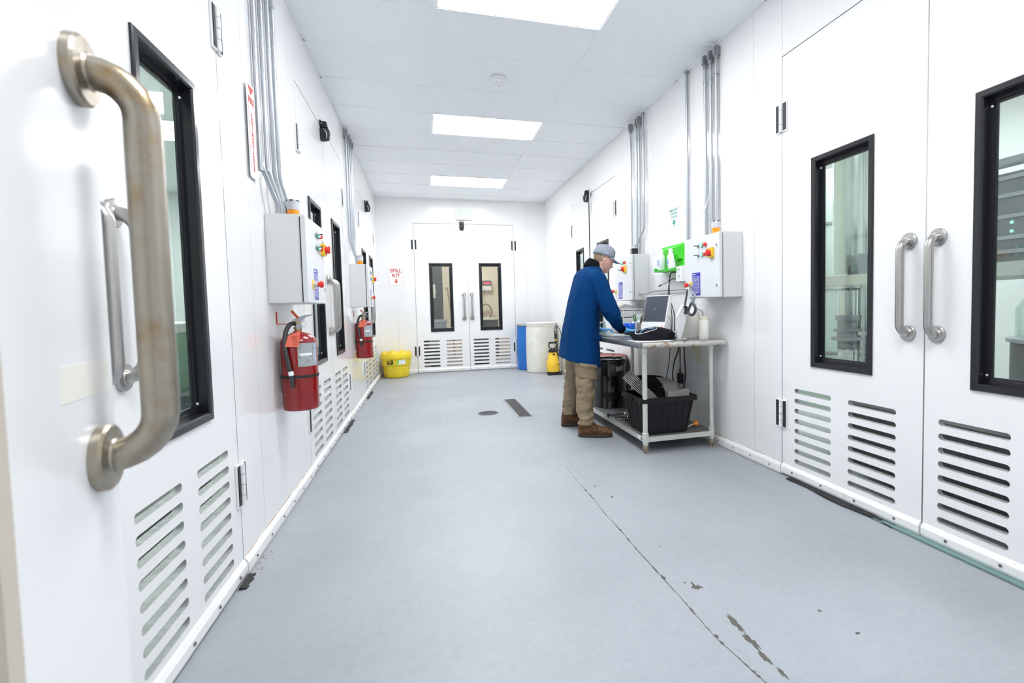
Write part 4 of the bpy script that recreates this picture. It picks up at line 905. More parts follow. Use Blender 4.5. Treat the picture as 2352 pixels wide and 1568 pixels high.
# door bottom seals: black rubber flap and teal strip under the right door, flaps on the left
g = G(); P = [Vector((XR - .055 + .012 * math.sin(k * .9), 2.66 - .075 * k, .0)) for k in range(11)]
g.rings([[Vector((XR - .020, p.y, .014)), Vector((p.x, p.y, .009 + .004 * math.sin(k * 1.7))), Vector((p.x, p.y, .003)), Vector((XR - .018, p.y, .006))] for k, p in enumerate(P)]); tag(obj('door_seal', g, 'rubber'), 'black rubber strip hanging from the bottom of the right wall door', 'seal')
g = G(); g.rings([[Vector((XR - .002, y, .002)), Vector((XR - .045, y, .002)), Vector((XR - .045, y, .010)), Vector((XR - .02, y, .013)), Vector((XR - .002, y, .013))] for y in (.90, 1.5, 2.02)]).flat(); tag(obj('door_seal', g, 'teal'), 'grey green strip on the floor below the right wall door pair', 'seal')
for y0, lb in ((2.30, 'dark rubber flap at the foot of the nearest left door'), (5.05, 'dark rubber flap at the foot of the middle left door'), (6.95, 'dark rubber flap at the foot of the farthest left door')):
    g = G(); L = .12 if y0 < 3 else .55
    g.rings([[Vector((XL + .018, y0 + L * k / 6, .012)), Vector((XL + .045 + .006 * math.sin(k * 2.1), y0 + L * k / 6, .006)), Vector((XL + .045 + .006 * math.sin(k * 2.1), y0 + L * k / 6, .001)), Vector((XL + .016, y0 + L * k / 6, .001))] for k in range(7)]); tag(obj('door_seal', g, 'rubber'), lb, 'seal')

# ------------------------------------------------------------------ things on the table
t = empty('monitor', (2.04, 4.11, TZ), 0, 'tilted monitor with dark screen and pale bezel on the steel table', 'monitor')
wv = Vector((.13, -.345, 0)).normalized(); nv = Vector((-wv.y, wv.x, 0)) * -1
if nv.x > 0: nv = -nv
tilt = R(14); upv = (Vector((0, 0, 1)) * math.cos(tilt) - nv * math.sin(tilt)).normalized(); nn = wv.cross(upv).normalized()
if nn.dot(nv) < 0: nn = -nn
mm = Matrix((wv, upv, nn)).transposed().to_4x4(); mm.translation = Vector((.02, -.01, .055)) - wv * .042   # local: x right, y up, z toward viewer
W_, H_ = .292, .335
g = G(); g.box((-W_ / 2, 0, -.045), (W_ / 2, H_, 0), .006); g.xf(mm); cs = obj('case', g, 'white', t)
g = G(); g.box((-W_ / 2 + .010, .078, 0), (W_ / 2 - .010, H_ - .010, .0012)); g.xf(mm); obj('screen', g, 'screen', cs)
g = G(); g.box((-W_ / 2, .002, 0), (W_ / 2, .074, .004), .001); g.xf(mm); bz_ = obj('lower_bezel', g, 'paper', cs)
g = G(); g.box((W_ / 2 - .034, .026, .004), (W_ / 2 - .024, .042, .005)); g.xf(mm); obj('red_mark', g, 'redp', bz_)
g = G(); g.box((-.02, .20, .0012), (.004, .204, .0016)); g.xf(mm); obj('painted_screen_glint', g, 'paper', cs)  # white sliver paints a glint onto the screen
g = G(); g.box((-.10, -.02, 0), (.02, .09, .012), .004); g.box((-.02, -.03, .008), (.06, .06, .10), .006); obj('stand', g, 'white', t, (.03, 0, 0))
# black cloth bag
def lump(name, c, sx_, sy_, sz_, m, label, cat, seed, amp=.1, rz=0, seg=40, folds=0):
    bm = bmesh.new(); bmesh.ops.create_uvsphere(bm, u_segments=seg, v_segments=seg // 2, radius=1)
    for v in bm.verts:
        p = v.co.copy(); k = 1 + amp * noise.noise(p * 1.6 + Vector((seed, 0, 0))) + amp * .35 * noise.noise(p * 4 + Vector((0, seed, 0)))
        f = 1 + folds * math.sin(9 * (p.x * .8 + p.z * .9) + 2 * noise.noise(p * 2)) * max(0, -p.y) 
        x, y, z = p.x * k * f, p.y * k * f, p.z * k
        z = z if z > -.35 else -.35 + (z + .35) * .05
        v.co = Vector((x * sx_, y * sy_, (z + .36) * sz_ / 1.36))
    me = bpy.data.meshes.new(name); bm.to_mesh(me); bm.free(); me.polygons.foreach_set('use_smooth', [True] * len(me.polygons)); me.materials.append(M[m])
    t = empty(name, c, rz, label, cat); o = bpy.data.objects.new('folded_body', me); COL.objects.link(o); o.parent = t; return t, o
t, o = lump('folded_hat', (1.80, 3.63, TZ + .006), .205, .115, .098, 'cloth', 'folded black cloth hat with pale blue and white emblem on the table', 'hat', 3, .16, R(3), folds=.05)
# emblem as a curved patch following the cloth
def patch(par, src, outline, m, name, lift=.002, dens=1):
    """project a flat outline (x,y) down onto the cloth"""
    from mathutils.bvhtree import BVHTree
    bt = BVHTree.FromPolygons([v.co for v in src.data.vertices], [p.vertices for p in src.data.polygons])
    cu = plate(outline[0], outline[1:], .0005); bm = bmesh.new(); bm.from_mesh(cu)
    bmesh.ops.subdivide_edges(bm, edges=bm.edges, cuts=3, use_grid_fill=True)
    for v in bm.verts:
        x, zz = v.co.x, v.co.z; dr = Vector((.12, 1, -.45)).normalized(); loc, nrm, _, _ = bt.ray_cast(Vector((x, 0, zz)) - dr * .6, dr)
        v.co = (loc + nrm * lift) if loc else Vector((x, 0, zz))
    me = bpy.data.meshes.new(name); bm.to_mesh(me); bm.free(); me.materials.append(M[m]); ob = bpy.data.objects.new(name, me); COL.objects.link(ob); ob.parent = par; return ob
def ell(cx, cy, a, b, rot, n=28): return [(cx + a * math.cos(t_) * math.cos(rot) - b * math.sin(t_) * math.sin(rot), cy + a * math.cos(t_) * math.sin(rot) + b * math.sin(t_) * math.cos(rot)) for t_ in [2 * PI * k / n for k in range(n)]]
patch(t, o, [ell(-.078, .064, .094, .037, .16), ell(-.078, .064, .087, .0305, .16)], 'paper', 'white_outline')
patch(t, o, [[(-.145, .035), (-.115, .055), (-.090, .060), (-.062, .066), (-.038, .060), (-.010, .066), (-.012, .082), (-.040, .088), (-.062, .078), (-.088, .076), (-.110, .070), (-.132, .050)]], 'skyblue', 'blue_emblem', .003)
g = G(); g.box((-.155, -.12, 0), (.14, .11, .003)); ob = tag(obj('paper_pad', g, 'paper', None, (1.745, 3.56, TZ), (0, 0, R(-2))), 'white paper pad lying under the black hat', 'paper')
g = G(); g.box((-.09, -.15, 0), (.10, .15, .010)); ob = tag(obj('notebook', g, 'paper', None, (1.72, 4.33, TZ), (0, 0, R(4))), 'white notebook lying between the gloved hands', 'notebook')
g = G(); g.tube([(0, 0, 0), (.07, -.01, .003)], .0035, 8); ob = tag(obj('pen', g, 'galv', None, (1.93, 3.50, TZ + .004)), 'small silver pen lying by the black hat', 'pen')
g = G(); g.tube([(0, 0, 0), (.02, -.012, 0), (.035, -.02, 0)], [.009, .011, .007], 10); ob = tag(obj('small_fitting', g, 'galvd', None, (1.955, 3.435, TZ + .010)), 'small dark metal fitting beside the silver pen', 'fitting')
# cup with scissors, pens
t = empty('pen_cup', (2.062, 4.49, TZ), 0, 'brushed steel pen cup holding green scissors left of the monitor', 'cup')
g = G(); g.lathe([(0, 0), (.040, 0), (.041, .11), (.038, .11), (.037, .004), (0, .004)], n=28); obj('cup', g, 'steel', t)
t = empty('scissors', (2.062, 4.49, TZ + .008), R(-30), 'green handled scissors standing in the steel cup', 'scissors')
for q, ang in ((-1, -10), (1, 14)):
    g = G(); rt = Matrix.Rotation(R(ang), 3, 'Y'); P = [rt @ Vector((q * .010 * math.cos(a) + q * .004, 0, .158 + .030 * math.sin(a))) for a in [2 * PI * k / 16 for k in range(17)]]; g.tube(P, .0062, 8, False); obj('finger_loop', g, 'scis', t)
    g = G(); g.tube([rt @ Vector((q * .006, 0, .122)), rt @ Vector((-q * .004, 0, .01))], [.007, .003], 6); obj('blade', g, 'galv', t)
t = empty('marker_holder', (2.008, 4.47, TZ), 0, 'white narrow box beside the steel pen cup', 'box')
g = G(); g.box((-.022, -.022, 0), (.022, .022, .108), .002); obj('carton', g, 'paper', t)
g = G(); g.poly([(-.022, -.022, .108), (.022, -.022, .108), (0, -.022, .124)], .044, (0, 1, 0)); obj('flap', g, 'paper', t)
t = empty('pliers', (2.072, 4.48, TZ + .008), 0, 'dark red handled pliers standing in the steel cup', 'pliers')
for q in (0, 1): g = G(); g.tube([(-.01 + .012 * q, -.012, .02), (.0, -.018, .09), (.015 + .02 * q, -.03, .165)], [.003, .005, .006], 8); obj('handle', g, mat('dark red grip', (.12, .03, .03), .5), t)
t = empty('jar', (1.955, 4.46, TZ), 0, 'black jar with bright blue lid beside the sleeve cuff', 'jar')
g = G(); g.lathe([(0, 0), (.046, 0), (.048, .004), (.048, .062), (0, .062)], n=32); obj('jar_body', g, 'blackm', t)
g = G(); g.lathe([(0, .060), (.056, .060), (.057, .064), (.057, .108), (.053, .114), (0, .114)], n=32); obj('lid', g, 'bluep', t)
t = empty('jar', (1.76, 4.70, TZ), 0, 'clear glass jar seen below the bent sleeve', 'jar')
g = G(); g.lathe([(0, 0), (.038, 0), (.040, .005), (.040, .085), (.030, .098), (.030, .115), (.026, .115), (.026, .098), (.036, .085), (.036, .006), (0, .006)], n=28); obj('glass_body', g, 'clearjar', t)
g = G(); g.lathe([(0, .113), (.032, .113), (.032, .128), (0, .128)], n=24); obj('lid', g, 'white', t)
# drawer organiser with papers
t = empty('drawer_organiser', (2.13, 5.02, TZ), 0, 'white plastic drawer organiser under the farther control box', 'organiser')
OW = .19; g = G(); 
g.box((-OW, -.12, .238), (OW, .12, .256), .004); g.box((-OW, -.12, 0), (OW, .12, .012), .003)
obj('top_board', g, 'white', t)['kind'] = 'stuff'
for x in (-OW, -.055, .075, OW - .014): g = G(); g.box((x, -.115, .012), (x + .014, .115, .238)); obj('upright', g, 'white', t)
g = G(); g.box((-OW, .105, .012), (OW, .115, .238)); obj('back_board', g, 'clearish', t)
for zi, z in enumerate((.016, .09, .165)):
    for x0, x1 in ((-OW + .016, -.058), (-.039, .072), (.091, OW - .016)):
        g = G(); g.box((x0, -.112, z), (x1, .10, z + .066), .003); d = obj('drawer', g, 'clearish', t)
        g = G(); g.box(((x0 + x1) / 2 - .018, -.120, z + .042), ((x0 + x1) / 2 + .018, -.112, z + .050), .002); obj('pull', g, 'white', d)
g = G(); rs = []
for u in range(9):
    x = -.10 + u * .028; z = .018 + .030 * math.exp(-((u - 3) / 2.2) ** 2); rs.append([Vector((x, -.11, z - .016 if u in (0, 8) else .001)), Vector((x + .03, .10, .001)), Vector((x + .03, .10, z + .012)), Vector((x, -.11, z))])
g.rings(rs).flat(); tag(obj('paper_stack', g, mat('grey curled paper', (.58, .56, .53), .8, noise_amt=.2, noise_scale=30), None, (2.13, 5.02, TZ + .257)), 'curled grey papers lying on the drawer organiser', 'papers')
g = G(); g.box((-.02, -.03, 0), (.02, .02, .022), .003); tag(obj('sticky_notes', g, mat('yellow notes', (.85, .85, .10), .7), None, (1.965, 4.99, TZ + .256)), 'small yellow item at the left end of the organiser top', 'notes')
g = G(); g.box((-.024, -.02, 0), (.024, .02, .022), .003); tag(obj('black_case', g, 'blackm', None, (2.028, 4.94, TZ + .256)), 'small black case next to the yellow notes on the organiser', 'case')
# plastic bag lump between cup and monitor
t, o = lump('plastic_bag', (2.20, 4.72, TZ), .07, .08, .185, 'bagm', 'crumpled translucent plastic bag between the pen cup and the monitor', 'bag', 8, .35)
# white leaning board and jug, squeeze bottle
g = G(); g.poly([(0, 0, 0), (.030, 0, 0), (.112, 0, .262), (.060, 0, .285), (.002, 0, .195)], .07, (.3, 1, 0)); tag(obj('dispenser_stand', g, 'white', None, (1.985, 3.56, TZ)), 'slanted white stand leaning beside the milky jug', 'stand')
t = empty('jug', (2.175, 3.70, TZ), 0, 'large milky plastic jug under the nearer right control box', 'jug')
g = G(); g.lathe([(0, 0), (.086, 0), (.090, .008), (.090, .185), (.080, .215), (.045, .240), (.030, .248), (.030, .262), (0, .262)], n=36); obj('body', g, 'hdpe', t)
g = G(); g.lathe([(0, .26), (.034, .26), (.034, .285), (0, .285)], n=24); obj('cap', g, 'white', t)
g = G(); g.tube(smooth_path([(.03, -.03, .245), (.075, -.06, .235), (.095, -.065, .19), (.09, -.05, .14)]), .009, 8); obj('handle', g, 'hdpe', t)
t = empty('squeeze_bottle', (2.165, 3.455, TZ), 0, 'cream squeeze bottle with thin nozzle at the right end of the table', 'bottle')
g = G(); g.lathe([(0, 0), (.037, 0), (.040, .006), (.040, .145), (.036, .158), (.029, .162), (0, .162)], n=32); obj('body', g, 'hdpe', t)
g = G(); g.lathe([(0, .160), (.032, .160), (.032, .184), (.028, .187), (0, .187)], n=28); c = obj('cap', g, mat('cream cap', (.82, .74, .62), .5), t)
g = G(); g.tube(smooth_path([(0, 0, .185), (.0, 0, .225), (-.004, 0, .238), (-.05, -.01, .246)]), .0028, 8); obj('nozzle_tube', g, 'white', c)
g = G(); g.box((-.035, -.06, 0), (.035, .06, .055), .004); tag(obj('small_carton', g, 'paper', None, (2.03, 3.74, TZ)), 'small white carton behind the black hat', 'box')
# gear hanging from the red stop button
t = empty('hanging_goggles', (2.055, 3.50, 1.325), 0, 'dark goggles hanging by a grey strap from the red stop button', 'goggles')
def ribbon(P, w_, th, wd=(0, 1, 0)):
    g = G(); P = smooth_path([Vector(p) for p in P], 5); wd = Vector(wd) * w_; rs = []
    for i, p in enumerate(P):
        d = (P[min(i + 1, len(P) - 1)] - P[max(i - 1, 0)]).normalized(); nn_ = d.cross(wd).normalized() * th; rs.append([p - wd, p + wd, p + wd + nn_, p - wd + nn_])
    return g.rings(rs)
obj('grey_strap', ribbon([(.045, .06, .015), (.050, .035, -.035), (.030, -.055, -.080)], .017, .002), 'strap', t)
obj('black_strap', ribbon([(0, .02, -.025), (-.002, .035, -.09), (-.004, .055, -.155)], .014, .0025), mat('dark webbing', (.05, .052, .06), .8), t)
g = G(); g.box((-.012, .035, -.175), (.010, .075, -.158), .003); obj('buckle', g, 'blackm', t)
g = G(); g.box((-.010, -.085, -.110), (.014, -.035, -.085), .004); g.box((-.008, -.078, -.135), (.010, -.043, -.108), .003); obj('clip', g, 'strap', t)
g = G(); P = [(-.006, y, z) for y, z in ((-.055, -.135), (-.095, -.155), (-.112, -.185), (-.095, -.215), (-.060, -.232), (-.015, -.222), (.0, -.200), (-.03, -.165), (-.055, -.135))]; g.tube(smooth_path(P), .011, 10); obj('goggle_frame', g, mat('charcoal frame', (.05, .052, .065), .45), t)
g = G(); g.poly([(-.006, -.055, -.150), (-.006, -.085, -.170), (-.006, -.09, -.19), (-.006, -.07, -.215), (-.006, -.03, -.212), (-.006, -.02, -.195)], .003, (1, 0, 0)); obj('lens', g, 'paper', t)
g = G(); g.box((-.014, .0, -.225), (.012, .055, -.205), .004); g.box((-.010, .022, -.205), (.008, .050, -.172), .003); obj('side_clip', g, 'blackm', t)
# round white cable clip dish near the person
t = empty('wall_fixture', (XR, 5.50, 1.49), ROT['R'], 'round white fixture on the right wall behind the face', 'fixture')
g = G(); g.lathe([(0, 0), (.07, 0), (.07, -.02), (.055, -.05), (0, -.06)], (0, 0, 0), 'y', 28); obj('dome', g, 'white', t)

# ------------------------------------------------------------------ equipment behind the right windows
t = empty('process_column', (3.32, 3.19, 0), 0, 'tall pale steel column seen through the right door window', 'column')
g = G(); g.lathe([(0, 1.40), (.108, 1.40), (.108, 3.15), (0, 3.15)], n=32); obj('jacket', g, mat('frosted column', (.60, .68, .65), .22, .75), t)
g = G(); g.lathe([(0, 1.0), (.058, 1.0), (.065, 1.05), (.065, 1.26), (.10, 1.28), (.10, 1.30), (0, 1.30)], n=28); obj('lower_tube', g, 'ssteel', t)
g = G(); g.lathe([(0, .78), (.07, .78), (.07, .86), (.115, .86), (.115, .882), (.075, .882), (.075, .93), (.10, .93), (.10, .95), (.07, .95), (.07, 1.02), (.085, 1.02), (.085, 1.06), (0, 1.06)], n=28); obj('flange_stack', g, 'galvd', t)
g = G(); g.lathe([(0, 0), (.055, 0), (.055, .78), (0, .78)], n=24); obj('base_pipe', g, 'ssteel', t)
g = G(); g.tube([(0, 0, .74), (-.10, -.08, .74)], .03, 14); g.lathe([(.0, -.02), (.055, -.02), (.055, .02), (.04, .024), (0, .01)], (-.12, -.10, .74), 'y', 24); obj('side_valve', g, 'ssteel', t)
t = empty('process_column', (3.42, 3.13, 0), 0, 'second slimmer steel pipe seen through the right door window', 'column')
g = G(); g.lathe([(0, 1.40), (.032, 1.40), (.032, 3.1), (0, 3.1)], n=24); obj('pipe', g, 'ssteel', t)
g = G(); g.lathe([(0, 0), (.045, 0), (.045, .9), (.075, .9), (.075, .93), (.04, .93), (.04, 1.30), (0, 1.30)], n=24); obj('lower_pipe', g, 'ssteel', t)
t = empty('equipment_frame', (3.35, 2.3, 0), 0, 'cream steel rack frame crossing behind both right door windows', 'frame')
g = G(); g.box((-.16, -1.2, 1.30), (-.10, 1.6, 1.38)); obj('front_beam', g, 'cream', t)
g = G(); g.box((.55, -1.2, 1.30), (.61, 1.6, 1.38)); obj('rear_beam', g, 'cream', t)
for y in (-1.2, .20, 1.54): g = G(); g.box((-.16, y, 0), (-.10, y + .06, 1.30)); obj('post', g, 'cream', t); g = G(); g.box((-.10, y, 1.31), (.55, y + .05, 1.37)); obj('cross_beam', g, 'cream', t)
for y in (.70, .80): g = G(); g.poly([(-.12, y, 1.38), (.06, y, 1.38), (.06, y, 1.44), (-.04, y, 1.54), (-.12, y, 1.54)], .008, (0, 1, 0)); obj('gusset', g, 'galvd', t)
t = empty('mesh_cabinet', (3.45, 1.35, 1.39), 0, 'grey perforated equipment cabinet through the rightmost window', 'cabinet')
g = G(); g.box((-.2, -.7, 0), (.4, .86, .50)); obj('body', g, 'mesh', t)
for z in (.04, .12, .24, .36, .46): g = G(); g.box((-.215, -.7, z), (-.2, .86, z + .022)); obj('trim_bar', g, 'galv', t)
g = G(); g.tube([(-.20, -.7, .56), (-.20, .86, .56)], .03, 12); obj('top_pipe', g, 'galv', t)
for z in (.165, .215): g = G(); g.ball((-.205, .655, z), .009, 10); obj('green_lamp', g, 'green', t)
t = empty('round_vessel', (3.62, 1.74, .05), 0, 'dark vessel with domed glass lid through the rightmost window', 'vessel')
g = G(); g.lathe([(0, 0), (.42, 0), (.42, .86), (0, .86)], n=48); obj('dark_tank', g, 'darkgrey', t)
g = G(); g.lathe([(.42, .86), (.44, .865), (.44, .885), (.41, .89)], n=48); obj('band', g, 'galv', t)
g = G(); g.lathe([(.40, .885), (.40, 1.06), (.36, 1.13), (.22, 1.18), (.05, 1.19), (0, 1.19)], n=48); obj('dome', g, 'clearjar', t)
g = G(); g.lathe([(0, 1.19), (.03, 1.19), (.03, 1.25), (.09, 1.26), (.09, 1.27), (0, 1.27)], n=20); obj('knob', g, 'galv', t)
g = G(); g.box((-.37, -.22, .70), (-.36, -.12, .72)); obj('pale_strip', g, 'paper', t, (0, .0, 0), (0, 0, 0))
g = G(); g.box((2.7, .4, .08), (3.0, 2.6, .50)); tag(obj('low_duct', g, 'darkgrey'), 'dark low duct seen through the right door vent slots', 'duct')
# behind the left window
t = empty('machine_cabinet', (-2.3, 4.9, 0), 0, 'green grey machine seen low through the nearest left window', 'machine')
g = G(); g.box((-.5, -.9, 0), (.5, 1.1, 1.05), .01); obj('body', g, mat('sage enamel', (.25, .42, .30), .45), t)
g = G(); g.box((-.5, -.9, 1.05), (.5, 1.1, 1.12), .005); obj('top', g, 'cream', t)
t = empty('floor_machine', (-1.55, 2.3, 0), 0, 'dark machine base seen through the nearest left door slots', 'machine')
g = G(); g.box((-.35, -.9, .02), (.35, 1.2, .30)); obj('body', g, 'darkgrey', t)
g = G(); g.box((-.34, -.9, .30), (.2, 1.0, .36)); obj('green_cover', g, mat('dark green cover', (.02, .16, .05), .5), t)
g = G(); g.box((-4.0, YN, 0), (XL - WT - .002, YD, .002)); tag(obj('floor_side_left', g, 'roomfloor'), 'teal painted floor of the left side room', None, None, 'structure')
# behind the end doors
t = empty('tall_locker', (.10, 11.2, 0), 0, 'dark grey tall locker seen through the left end door window', 'locker')
g = G(); g.box((-.30, -.25, 0), (.27, .25, 3.0)); obj('body', g, 'darkgrey', t)
g = G(); g.box((-.08, -.28, 1.55), (.12, -.25, 1.63)); obj('bracket', g, 'cream', t); g = G(); g.box((.04, -.29, 1.44), (.11, -.25, 1.74)); obj('latch_plate', g, 'cream', t)
t = empty('wheeled_cart', (.30, 10.45, 0), 0, 'grey cart with steel tray seen through the left end door window', 'cart')
g = G(); g.box((-.28, -.2, .93), (.12, .2, .98)); obj('tray', g, 'galv', t); g = G(); g.box((-.26, -.18, .40), (.10, .18, .93)); obj('cart_body', g, 'galvd', t)
for x in (-.2, .06): g = G(); g.lathe([(0, -.015), (.05, -.015), (.05, .015), (0, .015)], (x, -.15, .05), 'y', 16); obj('wheel', g, 'rubber', t)
g = G(); g.box((-.26, -.18, .08), (.10, .18, .12)); obj('lower_deck', g, 'galvd', t)
t = empty('conduit', (.47, 10.9, 0), 0, 'long pale hose hanging beside the dark locker beyond the end doors', 'hose')
g = G(); g.tube(smooth_path([(-.04, 0, 1.62), (.0, 0, 1.68), (.02, 0, 1.5), (.08, -.05, .9), (.12, -.05, .02)]), .02, 8); obj('hose', g, mat('tan hose', (.45, .38, .28), .6), t)
t = empty('digital_scale', (1.505, 12.30, 1.775), 0, 'small box with red digits on the beige back room wall', 'scale display')
g = G(); g.box((-.12, -.03, -.13), (.12, .08, .13), .005); obj('housing', g, 'white', t); g = G(); g.box((-.115, -.033, -.01), (.115, -.03, .12)); obj('display', g, 'darkgrey', t)
for dx in (-.06, .0, .06): g = G(); g.box((dx - .022, -.035, .03), (dx + .022, -.033, .085)); obj('red_segment', g, 'ledred', t)
t = empty('hose_coil', (1.452, 12.22, 1.11), 0, 'coiled tan hose hanging below the scale display', 'hose')
g = G(); g.tube([(.15 * math.cos(a), -.02 + .003 * a, .19 * math.sin(a)) for a in [2 * PI * k / 24 * 1 for k in range(60)]], .014, 8); obj('coil', g, mat('tan hose', (.30, .22, .12), .6), t)
g = G(); g.tube([(-.02, 0, .58), (0, 0, .19)], .006, 6); obj('cord', g, 'galvd', t)
t = empty('dark_drum', (1.42, 11.5, 0), 0, 'dark round container low in the right end door window', 'drum')
g = G(); g.lathe([(0, 0), (.24, 0), (.24, .92), (0, .92)], n=32); obj('shell', g, 'darkgrey', t); g = G(); g.lathe([(0, .92), (.27, .92), (.27, .96), (0, .98)], n=32); obj('lid', g, 'cream', t)
g = G(); g.box((.95, 10.2, .05), (1.35, 10.8, .55)); tag(obj('dark_crate', g, 'darkgrey'), 'dark crate seen through the end door vent slots', 'crate')

for x0, y0, x1, y1, h_, lb in ((-1.75, 3.9, -1.15, 6.1, .62, 'dark low bench behind the middle left door slots'), (-1.75, 6.9, -1.15, 9.0, .62, 'dark low bench behind the farthest left door slots')):
    g = G(); g.box((x0, y0, .02), (x1, y1, h_), .01); tag(obj('low_bench', g, 'darkgrey'), lb, 'bench')
g = G(); g.box((2.62, 5.8, .02), (3.1, 7.5, .58), .01); tag(obj('low_bench', g, 'darkgrey'), 'dark low bench behind the right door slots beyond the table', 'bench')

# ------------------------------------------------------------------ the person
def ring(c, ax, ay, u, v, n=20, sq=2.0, back=1.0):
    out = []
    for k in range(n):
        a = 2 * PI * k / n; ca, sa = math.cos(a), math.sin(a); m_ = (abs(ca) ** sq + abs(sa) ** sq) ** (-1 / sq)
        out.append(Vector(c) + Vector(u) * (ax * ca * m_ * (back if ca < 0 else 1)) + Vector(v) * (ay * sa * m_))
    return out
def limb(g, pts, rad, n=18, flat=1.0, sub=4, cap=.45):
    """smooth tapered limb: pts centre line, rad radii"""
    P = smooth_path(pts, sub); m_ = len(P); L = len(pts) - 1; rs = []; side = None
    for i, p in enumerate(P):
        d = (P[min(i + 1, m_ - 1)] - P[max(i - 1, 0)]).normalized(); t_ = i / (m_ - 1) * L; k = min(int(t_), L - 1); f = t_ - k; f = f * f * (3 - 2 * f)
        r = rad[k] * (1 - f) + rad[k + 1] * f
        if side is None: side = Vector((0, 1, 0)) if abs(d.y) < .8 else Vector((1, 0, 0))
        u = d.cross(side).normalized(); side = u.cross(d).normalized()
        rs.append([p + (u * math.cos(2 * PI * q / n) + side * flat * math.sin(2 * PI * q / n)) * r for q in range(n)])
    c0 = P[0] - (P[1] - P[0]).normalized() * rad[0] * .45; c1 = P[-1] + (P[-1] - P[-2]).normalized() * rad[-1] * cap
    rs = [[c0 + (q - P[0]) * .5 for q in rs[0]]] + rs + [[c1 + (q - P[-1]) * (.5 if cap > .2 else .92) for q in rs[-1]]]
    g.rings(rs); return g
def remesh(g, name, m, parent, vox, wr=None, smooth_it=2, cut=None):
    bm = g.bm; bmesh.ops.recalc_face_normals(bm, faces=bm.faces); me = bpy.data.meshes.new('tmp'); bm.to_mesh(me); bm.free()
    o = bpy.data.objects.new('tmp', me); COL.objects.link(o)
    md = o.modifiers.new('r', 'REMESH'); md.mode = 'VOXEL'; md.voxel_size = vox; md.use_smooth_shade = True
    ms = o.modifiers.new('s', 'SMOOTH'); ms.iterations = smooth_it; ms.factor = .6
    out = evalmesh(o, name); bpy.data.objects.remove(o)
    if wr:
        out.update(); nrm = [v.normal.copy() for v in out.vertices]
        for v, nn_ in zip(out.vertices, nrm): v.co = v.co + nn_ * wr(v.co)
    out.polygons.foreach_set('use_smooth', [True] * len(out.polygons)); out.materials.clear(); out.materials.append(M[m])
    ob = bpy.data.objects.new(name, out); COL.objects.link(ob); ob.parent = parent; return ob
PO = Vector((1.41, 4.32, 0))
person = empty('person', PO, 0, 'person in a blue lab coat and grey cap leaning over the steel table', 'person')
person.location = (0, 0, 0)      # parts are modelled where they stand
# joints (world metres)
HD = Vector((1.614, 4.264, 1.616)); NK = Vector((1.545, 4.28, 1.50)); 
SR, SL = Vector((1.510, 4.105, 1.415)), Vector((1.515, 4.475, 1.415))
ER, EL = Vector((1.605, 4.035, 1.120)), Vector((1.52, 4.62, 1.13))
WRr, WL = Vector((1.728, 4.095, .960)), Vector((1.640, 4.54, .957))
HR, HL = Vector((1.815, 4.105, .930)), Vector((1.72, 4.51, .925))
HipR, HipL = Vector((1.385, 4.225, .93)), Vector((1.385, 4.415, .93))
KR, KL = Vector((1.385, 4.145, .50)), Vector((1.385, 4.50, .50))
AR, AL = Vector((1.365, 4.118, .10)), Vector((1.345, 4.555, .10))
TR, TL = Vector((1.545, 4.065, .035)), Vector((1.50, 4.555, .035))
hp, hyaw = R(29), R(-10)
HM = Matrix.Translation(HD) @ Matrix.Rotation(hyaw, 4, 'Z') @ Matrix.Rotation(hp, 4, 'Y')
def headshape(p, grow=0.0):
    """p on unit sphere -> local head coords; x forward, y left, z up"""
    x, y, z = p; ax = .096 if x < 0 else .094
    X, Y, Z = x * ax, y * .077, z * .122
    if z < 0:                                  # jaw and throat
        t_ = min(1, -z); Y *= 1 - .30 * t_ ** 1.5; 
        if x < 0: X *= 1 - .45 * t_
        if x > 0: X += .006 * t_
    if x > 0:
        Y *= 1 - .06 * x
        lowf = min(1, max(0, (-z - .05) / .5)); X += (.012 * lowf + .012 * min(1, max(0, (-z - .45) / .3))) * x
    gs = lambda c, s: math.exp(-((z - c[0]) ** 2 / s[0] ** 2 + (y - c[1]) ** 2 / s[1] ** 2)) if x > 0 else 0
    X += .019 * gs((-.22, 0), (.09, .12)) + .012 * gs((-.06, 0), (.18, .10))       # nose tip, bridge
    X += .006 * gs((.22, 0), (.10, .6))                                           # brow
    X += -.009 * (gs((.06, .36), (.11, .16)) + gs((.06, -.36), (.11, .16)))       # sockets
    X += .006 * gs((-.44, 0), (.045, .24)) + .006 * gs((-.54, 0), (.045, .22)) - .004 * gs((-.49, 0), (.025, .25))  # lips
    X += -.004 * gs((-.63, 0), (.05, .3)) + .016 * gs((-.80, 0), (.13, .34))       # chin
    q = 1 + grow
    return Vector((X * q, Y * q, Z * q))
